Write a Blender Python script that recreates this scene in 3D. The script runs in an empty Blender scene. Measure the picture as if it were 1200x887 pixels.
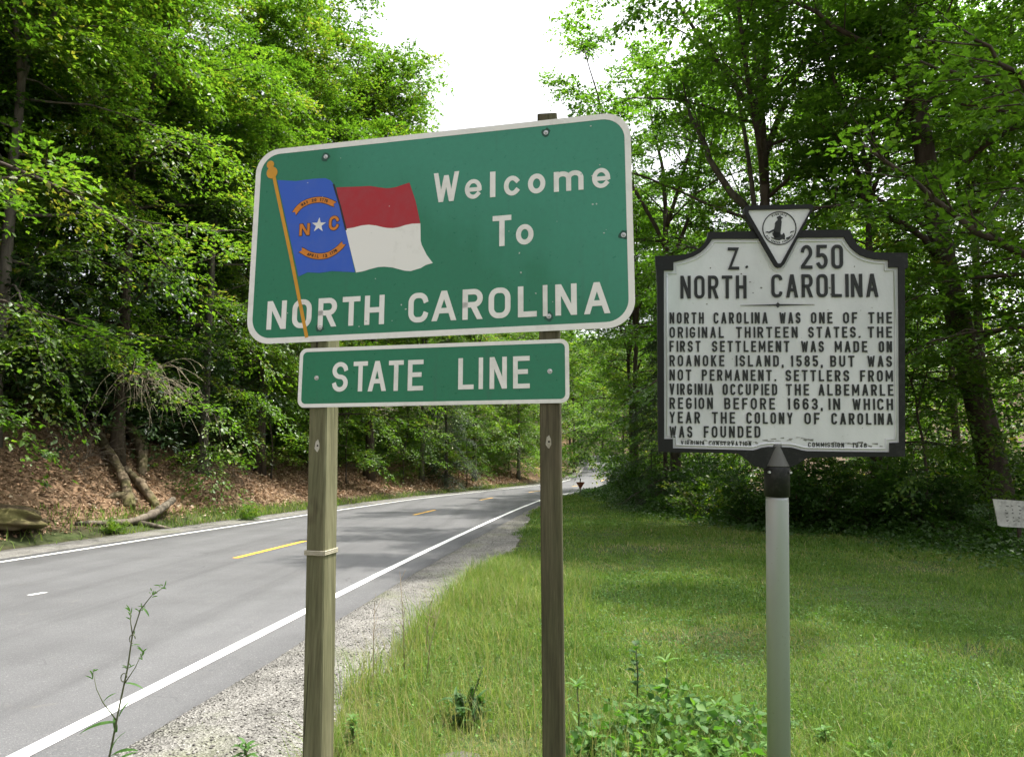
import bpy, math, random
import numpy as np
from mathutils import Vector, Matrix
from mathutils.geometry import tessellate_polygon

# ------------------------------------------------------------------ camera, sky, sun, exposure
SC = bpy.context.scene
COL = SC.collection
rad = math.radians
cam_d = bpy.data.cameras.new("camera")
cam_d.sensor_width = 36.0
cam_d.lens = 36.0 * 830.0 / 1200.0
cam_d.clip_start = 0.05
cam_d.clip_end = 3000.0
cam = bpy.data.objects.new("camera", cam_d)
COL.objects.link(cam)
cam.location = (0, 0, 1.6)
cam.rotation_euler = (rad(90) + math.atan(96.5 / 830.0), 0, 0)
SC.camera = cam

SUN_AZ = (0.80, 0.60)        # horizontal direction towards the sun
SUN_EL = rad(66)
world = bpy.data.worlds.new("World")
SC.world = world
world.use_nodes = True
wn, wl = world.node_tree.nodes, world.node_tree.links
sky = wn.new("ShaderNodeTexSky")
sky.sky_type = 'NISHITA'
sky.sun_disc = False
sky.sun_elevation = SUN_EL
sky.sun_rotation = math.atan2(SUN_AZ[0], SUN_AZ[1])
sky.air_density = 0.7
sky.dust_density = 5.0
sky.ozone_density = 0.6
haze_mix = wn.new("ShaderNodeMixRGB")
haze_mix.inputs[0].default_value = 0.85
bw = wn.new("ShaderNodeRGBToBW")
wl.new(sky.outputs[0], bw.inputs[0])
wl.new(sky.outputs[0], haze_mix.inputs[1])
wl.new(bw.outputs[0], haze_mix.inputs[2])
bg = wn["Background"]
wl.new(haze_mix.outputs[0], bg.inputs[0])
bg.inputs[1].default_value = 0.15

sun_d = bpy.data.lights.new("sun", 'SUN')
sun_d.energy = 2.3
sun_d.angle = rad(0.6)
sun_d.color = (1.0, 0.95, 0.86)
sun = bpy.data.objects.new("sun", sun_d)
COL.objects.link(sun)
_h = math.hypot(*SUN_AZ)
sun_dir = Vector((SUN_AZ[0] / _h * math.cos(SUN_EL), SUN_AZ[1] / _h * math.cos(SUN_EL), math.sin(SUN_EL)))
sun.rotation_euler = sun_dir.to_track_quat('Z', 'Y').to_euler()
sun.location = (30, 10, 50)

vs = SC.view_settings
vs.view_transform = 'Standard'
vs.look = 'None'
vs.gamma = 1.0
vs.use_curve_mapping = False
vs.exposure = 1.9
cy = SC.cycles
cy.max_bounces = 8
cy.diffuse_bounces = 4
cy.glossy_bounces = 2
cy.transmission_bounces = 5
cy.sample_clamp_indirect = 6.0
cy.use_denoising = True
cy.caustics_reflective = False
cy.caustics_refractive = False

rng = np.random.default_rng(11)
random.seed(5)

# ------------------------------------------------------------------ object helpers
def tag(o, label=None, cat=None, group=None, kind=None):
    if label: o["label"] = label
    if cat: o["category"] = cat
    if group: o["group"] = group
    if kind: o["kind"] = kind
    return o

def thing(name, label, cat, loc=(0, 0, 0), rz=0.0, group=None):
    o = bpy.data.objects.new(name, None)
    COL.objects.link(o)
    o.empty_display_size = 0.2
    o.location = loc
    o.rotation_euler = (0, 0, rz)
    return tag(o, label, cat, group)

def link(name, me, parent=None, loc=(0, 0, 0)):
    o = bpy.data.objects.new(name, me)
    COL.objects.link(o)
    if parent is not None:
        o.parent = parent
    o.location = loc
    return o

def np_mesh(name, V, F, mats, var=None, midx=None, smooth=False):
    """mesh from a vertex array and a list of face index arrays (one array per face size)"""
    me = bpy.data.meshes.new(name)
    V = np.asarray(V, np.float32)
    Fs = F if isinstance(F, list) else [F]
    Fs = [np.asarray(f, np.int32) for f in Fs if len(f)]
    me.vertices.add(len(V))
    me.vertices.foreach_set("co", V.ravel())
    loops = np.concatenate([f.ravel() for f in Fs])
    sizes = np.concatenate([np.full(len(f), f.shape[1], np.int32) for f in Fs])
    me.loops.add(len(loops))
    me.loops.foreach_set("vertex_index", loops)
    me.polygons.add(len(sizes))
    me.polygons.foreach_set("loop_start", np.concatenate([[0], np.cumsum(sizes)[:-1]]).astype(np.int32))
    for m in (mats if isinstance(mats, (list, tuple)) else [mats]):
        me.materials.append(m)
    if midx is not None:
        me.polygons.foreach_set("material_index", np.asarray(midx, np.int32))
    if smooth:
        me.polygons.foreach_set("use_smooth", np.ones(len(sizes), bool))
    me.update(calc_edges=True)
    if var is not None:
        a = me.attributes.new("var", 'FLOAT', 'FACE')
        a.data.foreach_set("value", np.asarray(var, np.float32))
    me.validate()
    return me

class MB:
    """collects faces for one mesh"""
    def __init__(s):
        s.v, s.f, s.m, s.n = [], [], [], 0
    def add(s, verts, faces, m=0):
        s.v.append(np.asarray(verts, float).reshape(-1, 3))
        for f in faces:
            s.f.append([i + s.n for i in f]); s.m.append(m)
        s.n += len(s.v[-1])
    def mesh(s, name, mats, smooth=False, origin=(0, 0, 0)):
        V = np.concatenate(s.v) - np.array(origin)
        me = bpy.data.meshes.new(name)
        me.from_pydata(V.tolist(), [], s.f)
        for m in (mats if isinstance(mats, (list, tuple)) else [mats]):
            me.materials.append(m)
        me.polygons.foreach_set("material_index", s.m)
        if smooth:
            me.polygons.foreach_set("use_smooth", [True] * len(s.f))
        me.update()
        return me

def tube(pts, rads, sides=6, cap=True):
    """verts, faces of a tapering tube along a polyline"""
    P = np.asarray(pts, float); R = np.broadcast_to(np.asarray(rads, float), (len(P),))
    T = np.gradient(P, axis=0)
    T /= np.linalg.norm(T, axis=1)[:, None] + 1e-9
    ref = np.array([0.0, 0, 1]) if abs(T[:, 2]).mean() < 0.8 else np.array([1.0, 0, 0])
    A = np.cross(T, ref); A /= np.linalg.norm(A, axis=1)[:, None] + 1e-9
    B = np.cross(T, A)
    ang = np.linspace(0, 2 * np.pi, sides, endpoint=False)
    V = P[:, None] + R[:, None, None] * (np.cos(ang)[None, :, None] * A[:, None] + np.sin(ang)[None, :, None] * B[:, None])
    i = np.arange(len(P) - 1)[:, None] * sides; j = np.arange(sides)[None]; k = (j + 1) % sides
    F = np.stack([i + j, i + k, i + sides + k, i + sides + j], -1).reshape(-1, 4).tolist()
    if cap:
        F.append(list(range(sides))[::-1]); F.append([(len(P) - 1) * sides + q for q in range(sides)])
    return V.reshape(-1, 3), F

# ------------------------------------------------------------------ material helpers
class Mat:
    def __init__(s, name):
        s.m = bpy.data.materials.new(name); s.m.use_nodes = True
        s.N, s.L = s.m.node_tree.nodes, s.m.node_tree.links
        s.b = s.N["Principled BSDF"]; s.out = s.N["Material Output"]
        s._tc = None
    def node(s, t, **kw):
        n = s.N.new(t)
        for k, v in kw.items(): setattr(n, k, v)
        return n
    def coord(s, which="Object", scale=(1, 1, 1)):
        if s._tc is None: s._tc = s.node("ShaderNodeTexCoord")
        mp = s.node("ShaderNodeMapping"); mp.inputs["Scale"].default_value = scale
        s.L.new(s._tc.outputs[which], mp.inputs[0]); return mp.outputs[0]
    def noise(s, scale=5.0, detail=4.0, rough=0.6, stretch=(1, 1, 1), dist=0.0, which="Object"):
        n = s.node("ShaderNodeTexNoise"); n.inputs["Scale"].default_value = scale
        n.inputs["Detail"].default_value = detail; n.inputs["Roughness"].default_value = rough
        n.inputs["Distortion"].default_value = dist
        s.L.new(s.coord(which, stretch), n.inputs["Vector"]); return n.outputs[0]
    def ramp(s, fac, stops, interp='LINEAR'):
        r = s.node("ShaderNodeValToRGB"); e = r.color_ramp; e.interpolation = interp
        while len(e.elements) > len(stops): e.elements.remove(e.elements[-1])
        while len(e.elements) < len(stops): e.elements.new(0.5)
        for el, (p, c) in zip(e.elements, stops):
            el.position = p
            el.color = (c, c, c, 1) if isinstance(c, (int, float)) else (*c, 1)
        s.L.new(fac, r.inputs[0]); return r.outputs[0]
    def mix(s, fac, a, b, mode='MIX'):
        x = s.node("ShaderNodeMixRGB"); x.blend_type = mode
        for i, v in enumerate((fac, a, b)):
            if isinstance(v, (int, float)): x.inputs[i].default_value = v if i == 0 else (v, v, v, 1)
            elif isinstance(v, tuple): x.inputs[i].default_value = (*v, 1)
            else: s.L.new(v, x.inputs[i])
        return x.outputs[0]
    def math(s, op, a, b=0.0):
        x = s.node("ShaderNodeMath"); x.operation = op
        for i, v in enumerate((a, b)):
            if isinstance(v, (int, float)): x.inputs[i].default_value = v
            else: s.L.new(v, x.inputs[i])
        return x.outputs[0]
    def attr(s, name="var"):
        a = s.node("ShaderNodeAttribute"); a.attribute_name = name; return a.outputs["Fac"]
    def set(s, color=None, rough=None, metal=None, spec=None):
        for k, v in (("Base Color", color), ("Roughness", rough), ("Metallic", metal), ("Specular IOR Level", spec)):
            if v is None: continue
            if isinstance(v, tuple): s.b.inputs[k].default_value = (*v, 1)
            elif isinstance(v, (int, float)): s.b.inputs[k].default_value = v
            else: s.L.new(v, s.b.inputs[k])
        return s
    def bump(s, height, strength=0.3, dist=0.01):
        n = s.node("ShaderNodeBump"); n.inputs["Strength"].default_value = strength; n.inputs["Distance"].default_value = dist
        s.L.new(height, n.inputs["Height"]); s.L.new(n.outputs[0], s.b.inputs["Normal"]); return s

def leaf_mat(name, stops, tint=(1.62, 1.9, 0.6), trans=0.5, rough=0.45, spec=0.45):
    """leaf: glossy diffuse top mixed with light coming through the blade"""
    M = Mat(name)
    col = M.ramp(M.attr(), stops)
    M.set(color=col, rough=rough, spec=spec)
    tcol = M.mix(1.0, col, tint, 'MULTIPLY')
    tr = M.node("ShaderNodeBsdfTranslucent"); M.L.new(tcol, tr.inputs[0])
    ms = M.node("ShaderNodeMixShader"); ms.inputs[0].default_value = trans
    M.L.new(M.b.outputs[0], ms.inputs[1]); M.L.new(tr.outputs[0], ms.inputs[2])
    M.L.new(ms.outputs[0], M.out.inputs[0])
    return M.m

# leaves
LEAF_LIT = leaf_mat("maple_leaf", [(0, (0.043, 0.092, 0.014)), (0.5, (0.079, 0.150, 0.02)), (0.85, (0.135, 0.195, 0.028)), (1, (0.20, 0.18, 0.05))])
LEAF_MID = leaf_mat("oak_leaf", [(0, (0.05, 0.105, 0.016)), (0.6, (0.086, 0.17, 0.024)), (1, (0.13, 0.215, 0.035))], trans=0.52)
LEAF_DARK = leaf_mat("laurel_and_shade_leaf", [(0, (0.012, 0.032, 0.009)), (0.7, (0.024, 0.056, 0.014)), (1, (0.06, 0.10, 0.026))], trans=0.2, rough=0.35)
LEAF_NEEDLE = leaf_mat("hemlock_needle", [(0, (0.014, 0.034, 0.015)), (1, (0.035, 0.066, 0.026))], trans=0.2, rough=0.5)
GRASS = leaf_mat("grass_blade", [(0, (0.052, 0.110, 0.020)), (0.5, (0.118, 0.205, 0.036)), (0.8, (0.205, 0.27, 0.062)), (0.92, (0.26, 0.25, 0.11)), (1, (0.36, 0.31, 0.18))], trans=0.4, rough=0.5, tint=(1.3, 1.35, 0.8), spec=0.15)
WEED = leaf_mat("weed_leaf", [(0, (0.03, 0.075, 0.018)), (0.6, (0.06, 0.14, 0.03)), (1, (0.12, 0.22, 0.05))], trans=0.35, rough=0.55, spec=0.2)
DOCK = leaf_mat("dock_leaf", [(0, (0.022, 0.06, 0.014)), (1, (0.05, 0.115, 0.026))], trans=0.25, rough=0.55, spec=0.2)
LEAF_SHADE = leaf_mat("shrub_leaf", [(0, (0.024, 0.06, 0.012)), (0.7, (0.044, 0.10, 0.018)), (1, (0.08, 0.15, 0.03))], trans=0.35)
LITTER = leaf_mat("dead_leaf", [(0, (0.10, 0.062, 0.037)), (0.5, (0.26, 0.17, 0.105)), (0.85, (0.42, 0.30, 0.195)), (1, (0.5, 0.41, 0.31))], trans=0.15, rough=0.7, tint=(1.1, 1, 0.8), spec=0.2)

def bark(name, dark, light, scale=6.0):
    M = Mat(name)
    n = M.noise(scale, 6, 0.65, (1, 1, 0.22), 0.3)
    M.set(color=M.ramp(n, [(0.3, dark), (0.7, light)]), rough=0.9, spec=0.2)
    M.bump(n, 0.9, 0.03)
    return M.m
BARK = bark("bark", (0.03, 0.023, 0.017), (0.10, 0.08, 0.062))
BARK_GREY = bark("grey_bark", (0.05, 0.043, 0.035), (0.17, 0.15, 0.125))
def mossy():
    M = Mat("mossy_wood")
    n = M.noise(5, 6, 0.65, (1, 1, 1), 0.4); moss = M.noise(1.7, 3, 0.6)
    wood = M.ramp(n, [(0.3, (0.07, 0.05, 0.032)), (0.7, (0.23, 0.18, 0.12))])
    M.set(color=M.mix(M.ramp(moss, [(0.45, 0.0), (0.62, 0.75)]), wood, (0.10, 0.10, 0.03)), rough=0.9, spec=0.2); M.bump(n, 0.8, 0.02)
    return M.m
MOSSY = mossy()
DEADWOOD = bark("dead_wood", (0.055, 0.045, 0.034), (0.20, 0.17, 0.13), 9)
STEM = leaf_mat("weed_stem", [(0, (0.06, 0.075, 0.03)), (1, (0.10, 0.11, 0.05))], trans=0.1, rough=0.6)
STRAW = leaf_mat("dry_stalk", [(0, (0.16, 0.12, 0.08)), (1, (0.3, 0.24, 0.16))], trans=0.1, rough=0.7)
# ------------------------------------------------------------------ terrain heights and the road's course
_ys = np.arange(-80.0, 500.0)
_raw = np.interp(_ys, [-80, 4, 50, 68, 90, 120, 200, 500], [0, 0, -.55, -.55, 0.0, 1.35, 5, 14])
_tab = np.convolve(np.pad(_raw, 6, mode='edge'), np.ones(13) / 13, 'valid')
def gz(y): return np.interp(y, _ys, _tab)
_cy = np.array([-80, -40, 4, 12.5, 27, 40, 50, 60, 68, 81, 97, 130, 200, 500.0])
_cx = np.array([-17, -11.8, -6.05, -5.2, -3.35, -1.4, 1.2, 4.6, 7.6, 10.9, 13.4, 17, 24, 50.0])
_fx = np.interp(_ys, _cy, _cx)
_fx = np.convolve(np.pad(_fx, 5, mode='edge'), np.ones(11) / 11, 'valid')
def rc(y): return np.interp(y, _ys, _fx)                 # centre of the road
HW = 3.38                                                # centre to edge line
def pave_r(y): return rc(y) + HW + 0.5
def pave_l(y): return rc(y) - HW - 0.35
def lawn_l(y):                                           # where the gravel gives way to grass
    return np.maximum(np.interp(y, [-80, 3, 5, 8, 14, 27, 40], [-2.6, -.90, -1.10, -.74, 0.0, 0.75, 2.55]), pave_r(y) + 0.15)
def wood_r(y): return np.interp(y, [-80, 0, 9, 12, 15.6, 17.7, 26, 40, 52, 62, 100, 200], [14, 12, 9.3, 8.6, 8.3, 6.5, 5.2, 5.2, 6.3, 9.5, 19, 28])
def sm(a, b, x):
    t = np.clip((x - a) / (b - a), 0, 1); return t * t * (3 - 2 * t)
def wob(x, y):
    return (np.sin(x * 1.3 + y * 0.7) * np.sin(y * 1.1 - x * 0.4) * 0.5 + np.sin(x * 3.1 - y * 2.3) * np.sin(x * 1.7 + y * 2.9) * 0.3
            + np.sin(x * 0.37 + 1.3) * np.sin(y * 0.31) * 0.8)
def bank_h(y): return np.interp(y, [-80, 10, 20, 32, 55, 80, 200], [2.9, 2.9, 2.7, 1.7, 1.5, 1.3, 1.3])
def ground(x, y):
    x = np.asarray(x, float); y = np.asarray(y, float)
    z = gz(y)
    t = pave_l(y) - 1.05 - x
    H = bank_h(y)
    b = 0.3 * sm(0, 1.2, t) + (H - 0.3) * np.clip((t - 1.0) / 3.4, 0, 1) ** 1.15 + np.clip(t - 4.4, 0, 40) * np.interp(y, [15, 32, 50], [.62, .5, .35])
    b = b + wob(x * 1.6, y * 1.6) * 0.13 * sm(0.8, 2.2, t)
    r = x - lawn_l(y)
    l = 0.03 * sm(-0.1, 0.5, r) + 0.16 * sm(0.2, 2.4, r) * sm(18, 36, y) * (1 - sm(50, 60, y)) + 0.02 * wob(x, y) * sm(0.2, 1, r)
    l = l + np.clip(x - wood_r(y) - 1, 0, 60) * 0.02
    hill = np.clip(y - 150, 0, 90) * 0.34 * sm(150, 165, y)
    return z + b + l + hill - 0.03 * (1 - sm(0, 0.3, t)) * (1 - sm(-0.25, 0.05, r))
def gh(x, y): return float(ground(x, y))

def axis(lo, hi, a, b, step, grow=1.22):
    c = list(np.arange(a, b + 1e-6, step)); s = step
    while c[-1] < hi: s *= grow; c.append(c[-1] + s)
    s = step
    while c[0] > lo: s *= grow; c.insert(0, c[0] - s)
    return np.array(c)
gx = axis(-900, 900, -20, 16, 0.3); gy = axis(-300, 1500, 2, 62, 0.3)
X, Y = np.meshgrid(gx, gy)
Z = ground(X, np.clip(Y, -79, 499))
nx, ny = len(gx), len(gy)
I = (np.arange(ny - 1)[:, None] * nx + np.arange(nx - 1)[None]).ravel()
me = None
def ground_mat():
    M = Mat("ground_soil")
    a = M.attr("lawn"); lt = M.attr("litter")
    n1 = M.noise(0.6, 5, 0.6); n2 = M.noise(9, 6, 0.7); n3 = M.noise(60, 3, 0.6)
    lawn = M.ramp(n1, [(0.3, (0.035, 0.06, 0.018)), (0.62, (0.06, 0.085, 0.028)), (0.75, (0.12, 0.10, 0.055))])
    lit = M.ramp(n2, [(0.25, (0.06, 0.038, 0.024)), (0.5, (0.18, 0.115, 0.07)), (0.75, (0.30, 0.205, 0.13))])
    soil = M.ramp(n2, [(0.3, (0.02, 0.016, 0.01)), (0.7, (0.06, 0.045, 0.03))])
    c = M.mix(lt, soil, lit); c = M.mix(a, c, lawn)
    c = M.mix(0.5, c, M.ramp(n3, [(0.3, 0.55), (0.7, 1.4)]), 'MULTIPLY')
    M.set(color=c, rough=0.95, spec=0.1); M.bump(n3, 0.6, 0.02)
    return M.m
me = np_mesh("ground", np.stack([X.ravel(), Y.ravel(), Z.ravel()], 1), np.stack([I, I + 1, I + nx + 1, I + nx], 1), ground_mat(), smooth=True)
yy = np.clip(Y, -79, 499)
tl = pave_l(yy) - 1.05 - X
lawn_w = sm(-0.1, 0.2, X - lawn_l(yy)) * (1 - sm(-0.6, 0.6, X - wood_r(yy))) + sm(0, 0.3, tl) * (1 - sm(0.5, 1.3, tl + 0.7 * wob(X, Y))) * np.interp(yy, [20, 28], [.8, .35])
lit_w = sm(0.6, 1.4, tl) * (1 - sm(6.5, 9, tl)) + 0.25 * sm(0, 1, X - wood_r(yy))
for nm, w in (("lawn", lawn_w), ("litter", lit_w)):
    at = me.attributes.new(nm, 'FLOAT', 'POINT'); at.data.foreach_set("value", np.clip(w, 0, 1).ravel().astype(np.float32))
tag(link("ground", me), kind="structure")

def strip(name, f0, f1, y0, y1, dz, mat, step=0.5, skirt=0.06, parent=None, nc=2, crown=0.0, jag=0.0):
    ys = np.arange(y0, y1 + step / 2, step)
    a, b = f0(ys), f1(ys)
    if jag:
        r = np.random.default_rng(int(jag * 1000) + 3)
        b = b + np.interp(ys, ys[::2], r.normal(0, jag, len(ys[::2])))
    cols = []
    for k in range(nc + 1):
        s = k / nc
        x = a + (b - a) * s
        cols.append(np.stack([x, ys, gz(ys) + dz + crown * (1 - (2 * s - 1) ** 2)], 1))
    if skirt:
        lo = cols[0].copy(); lo[:, 2] -= skirt; hi = cols[-1].copy(); hi[:, 2] -= skirt
        cols = [lo] + cols + [hi]
    n = len(cols)
    V = np.stack(cols, 1).reshape(-1, 3)
    i = (np.arange(len(ys) - 1)[:, None] * n + np.arange(n - 1)[None]).ravel()
    return link(name, np_mesh(name, V, np.stack([i, i + 1, i + n + 1, i + n], 1), mat), parent)

def asphalt():
    M = Mat("asphalt")
    fine = M.noise(170, 3, 0.75); agg = M.noise(75, 2, 0.6); mid = M.noise(0.9, 5, 0.65); streak = M.noise(1.0, 4, 0.6, (2.1, 0.06, 1)); blot = M.noise(4, 5, .7)
    c = M.ramp(fine, [(0.25, (0.050, 0.051, 0.054)), (0.55, (0.094, 0.095, 0.098)), (0.8, (0.165, 0.165, 0.167))])
    c = M.mix(M.ramp(agg, [(.60, 0.0), (.70, .5)]), c, (0.21, 0.205, 0.20)); c = M.mix(M.ramp(agg, [(.28, .55), (.38, 0.0)]), c, (0.045, 0.045, 0.047))
    c = M.mix(1.0, c, M.ramp(streak, [(0.32, 0.80), (0.48, 1.0), (0.7, 1.09)]), 'MULTIPLY')
    c = M.mix(1.0, c, M.ramp(mid, [(0.3, 0.86), (0.7, 1.12)]), 'MULTIPLY'); c = M.mix(M.ramp(blot, [(.62, 0.0), (.78, .35)]), c, (0.16, 0.145, 0.12))
    v = M.node("ShaderNodeTexVoronoi"); v.feature = 'DISTANCE_TO_EDGE'; v.inputs["Scale"].default_value = 0.45; v.inputs["Randomness"].default_value = 1.0
    wv = M.node("ShaderNodeVectorMath"); wv.operation = 'ADD'; M.L.new(M.coord("Object"), wv.inputs[0])
    wn_ = M.node("ShaderNodeTexNoise"); wn_.inputs["Scale"].default_value = 3.0; wn_.inputs["Detail"].default_value = 5; M.L.new(M.coord("Object"), wn_.inputs["Vector"])
    sc_ = M.node("ShaderNodeVectorMath"); sc_.operation = 'SCALE'; sc_.inputs["Scale"].default_value = 0.55; M.L.new(wn_.outputs["Color"], sc_.inputs[0]); M.L.new(sc_.outputs[0], wv.inputs[1]); M.L.new(wv.outputs[0], v.inputs["Vector"])
    crack = M.math('MULTIPLY', M.ramp(v.outputs["Distance"], [(0.0, 1.0), (0.006, 0.0)]), M.ramp(M.noise(.55, 3, .6), [(.55, 0.0), (.62, .6)]))
    c = M.mix(crack, c, (0.03, 0.03, 0.03))
    M.set(color=c, rough=0.85, spec=0.3); M.bump(M.math('ADD', fine, agg), 0.45, 0.004)
    return M.m
road = tag(strip("road", pave_l, pave_r, -60, 150, 0.012, asphalt(), nc=6, crown=0.0, jag=0.025), kind="structure")
def paint(name, col, wear):
    M = Mat(name)
    n = M.noise(40, 4, 0.7); n2 = M.noise(3, 3, 0.6)
    f = M.ramp(M.math('ADD', M.math('MULTIPLY', n, 0.6), M.math('MULTIPLY', n2, 0.4)), [(wear - 0.06, 1.0), (wear + 0.02, 0.0)])
    M.set(color=M.mix(f, col, (0.22, 0.22, 0.21)), rough=0.6, spec=0.3)
    return M.m
WHITE_PAINT = paint("white_road_paint", (0.80, 0.80, 0.78), 0.36)
YELLOW_PAINT = paint("yellow_road_paint", (0.72, 0.40, 0.04), 0.38)
strip("edge_line", lambda y: rc(y) + HW - 0.06, lambda y: rc(y) + HW + 0.06, -60, 76, 0.017, WHITE_PAINT, skirt=0, parent=road, nc=1)
strip("edge_line", lambda y: rc(y) - HW - 0.06, lambda y: rc(y) - HW + 0.06, -60, 76, 0.017, WHITE_PAINT, skirt=0, parent=road, nc=1)
for k in range(-1, 12):
    y0 = 12.7 + 11.9 * k
    strip("centre_dash", lambda y: rc(y) + 0.23, lambda y: rc(y) + 0.35, y0, y0 + 3.05, 0.017, YELLOW_PAINT, skirt=0, parent=road, nc=1)
strip("pavement_fleck", lambda y: -6.0 + (y - 9.0) * 0.35, lambda y: -5.93 + (y - 9.0) * 0.35, 9.0, 9.2, 0.017, WHITE_PAINT, step=0.1, skirt=0, parent=road, nc=1)

def gravel_mat():
    M = Mat("gravel")
    v = M.node("ShaderNodeTexVoronoi"); v.inputs["Scale"].default_value = 60; M.L.new(M.coord("Object"), v.inputs["Vector"])
    n = M.noise(3, 4, 0.6); f = M.noise(120, 3, 0.7); patch = M.noise(0.9, 4, 0.65)
    vb = M.node("ShaderNodeRGBToBW"); M.L.new(v.outputs["Color"], vb.inputs[0])
    c = M.mix(0.6, M.ramp(n, [(0.3, (0.125, 0.121, 0.112)), (0.7, (0.215, 0.208, 0.192))]), vb.outputs[0], 'SOFT_LIGHT')
    c = M.mix(M.ramp(patch, [(0.5, 0.0), (0.72, 0.55)]), c, (0.13, 0.15, 0.06))
    c = M.mix(0.8, c, M.ramp(f, [(0.3, 0.6), (0.65, 1.25)]), 'MULTIPLY')
    M.set(color=c, rough=0.95, spec=0.2)
    M.bump(M.math('ADD', v.outputs["Distance"], M.math('MULTIPLY', f, 0.4)), 0.8, 0.02)
    return M.m
GRAVEL = gravel_mat()
tag(strip("gravel_shoulder", lambda y: pave_r(y) - 0.1, lambda y: lawn_l(y) + 0.18, -40, 90, 0.003, GRAVEL, nc=4, skirt=0.05, jag=0.05), kind="structure")
tag(strip("gravel_verge", lambda y: pave_l(y) - 1.15, lambda y: pave_l(y) + 0.08, -40, 130, 0.003, GRAVEL, nc=3, skirt=0.05), kind="structure")

def scatter_stones(name, n, fx, ylo, yhi, smin, smax, mat, power=2.0):
    r = np.random.default_rng(n)
    base = np.array([[1, 0, 0], [-1, 0, 0], [0, 1, 0], [0, -1, 0], [0, 0, .7], [0, 0, -.7]], float)
    tri = np.array([[0, 2, 4], [2, 1, 4], [1, 3, 4], [3, 0, 4], [2, 0, 5], [1, 2, 5], [3, 1, 5], [0, 3, 5]])
    y = ylo + (yhi - ylo) * r.random(n) ** power
    x = fx(y, r.random(n))
    s = smin + (smax - smin) * r.random(n) ** 3
    a = r.random(n) * 6.28
    V = base[None] * (s[:, None] * r.uniform(0.6, 1.2, (n, 3)))[:, None] + r.normal(0, 0.14, (n, 6, 3)) * s[:, None, None]
    ca, sa = np.cos(a)[:, None], np.sin(a)[:, None]
    V = np.stack([V[..., 0] * ca - V[..., 1] * sa, V[..., 0] * sa + V[..., 1] * ca, V[..., 2]], -1)
    V += np.stack([x, y, gz(y) + 0.004 + s * 0.2], 1)[:, None]
    F = (tri[None] + np.arange(n)[:, None, None] * 6).reshape(-1, 3)
    return tag(link(name, np_mesh(name, V.reshape(-1, 3), F, mat, var=np.repeat(r.random(n), 8))), kind="stuff")
def stone_mat():
    M = Mat("gravel_stone")
    M.set(color=M.ramp(M.attr(), [(0, (0.085, 0.08, 0.073)), (0.7, (0.19, 0.182, 0.168)), (1, (0.36, 0.345, 0.32))]), rough=0.9, spec=0.2)
    return M.m
scatter_stones("gravel_stones", 20000, lambda y, u: pave_r(y) - 0.12 + (lawn_l(y) + 0.2 - pave_r(y)) * u ** 0.8, 3.3, 26, 0.002, 0.013, stone_mat(), 1.8)

scatter_stones("grit", 2600, lambda y, u: pave_r(y) - 0.45 * u ** 2.2, 3.4, 22, 0.002, 0.008, stone_mat(), 1.8)

# ------------------------------------------------------------------ foliage
def frames(D):
    D = D / (np.linalg.norm(D, axis=-1, keepdims=True) + 1e-9)
    up = np.zeros_like(D); up[..., 2] = 1
    S = np.cross(D, up); S /= np.linalg.norm(S, axis=-1, keepdims=True) + 1e-9
    return D, S, np.cross(S, D)

def leaf_quads(P, Dr, Nn, ln, wd, fold=0.18):
    """P base points, Dr leaf directions, Nn normals, lengths, widths -> verts (n,4,3)"""
    Dr = Dr / (np.linalg.norm(Dr, axis=-1, keepdims=True) + 1e-9)
    S = np.cross(Dr, Nn); S /= np.linalg.norm(S, axis=-1, keepdims=True) + 1e-9
    U = np.cross(S, Dr)
    mid = P + Dr * (ln * 0.42)[:, None] + U * (wd * fold)[:, None]
    return np.stack([P, mid + S * (wd * .5)[:, None], P + Dr * ln[:, None], mid - S * (wd * .5)[:, None]], 1)

def leaf_mesh(name, V4, mat, var):
    n = len(V4); b = np.arange(n)[:, None] * 4
    F = np.concatenate([b + np.array([[0, 1, 2]]), b + np.array([[0, 2, 3]])], 1).reshape(-1, 3)
    return np_mesh(name, V4.reshape(-1, 3), F, mat, var=np.repeat(var, 2))

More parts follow.
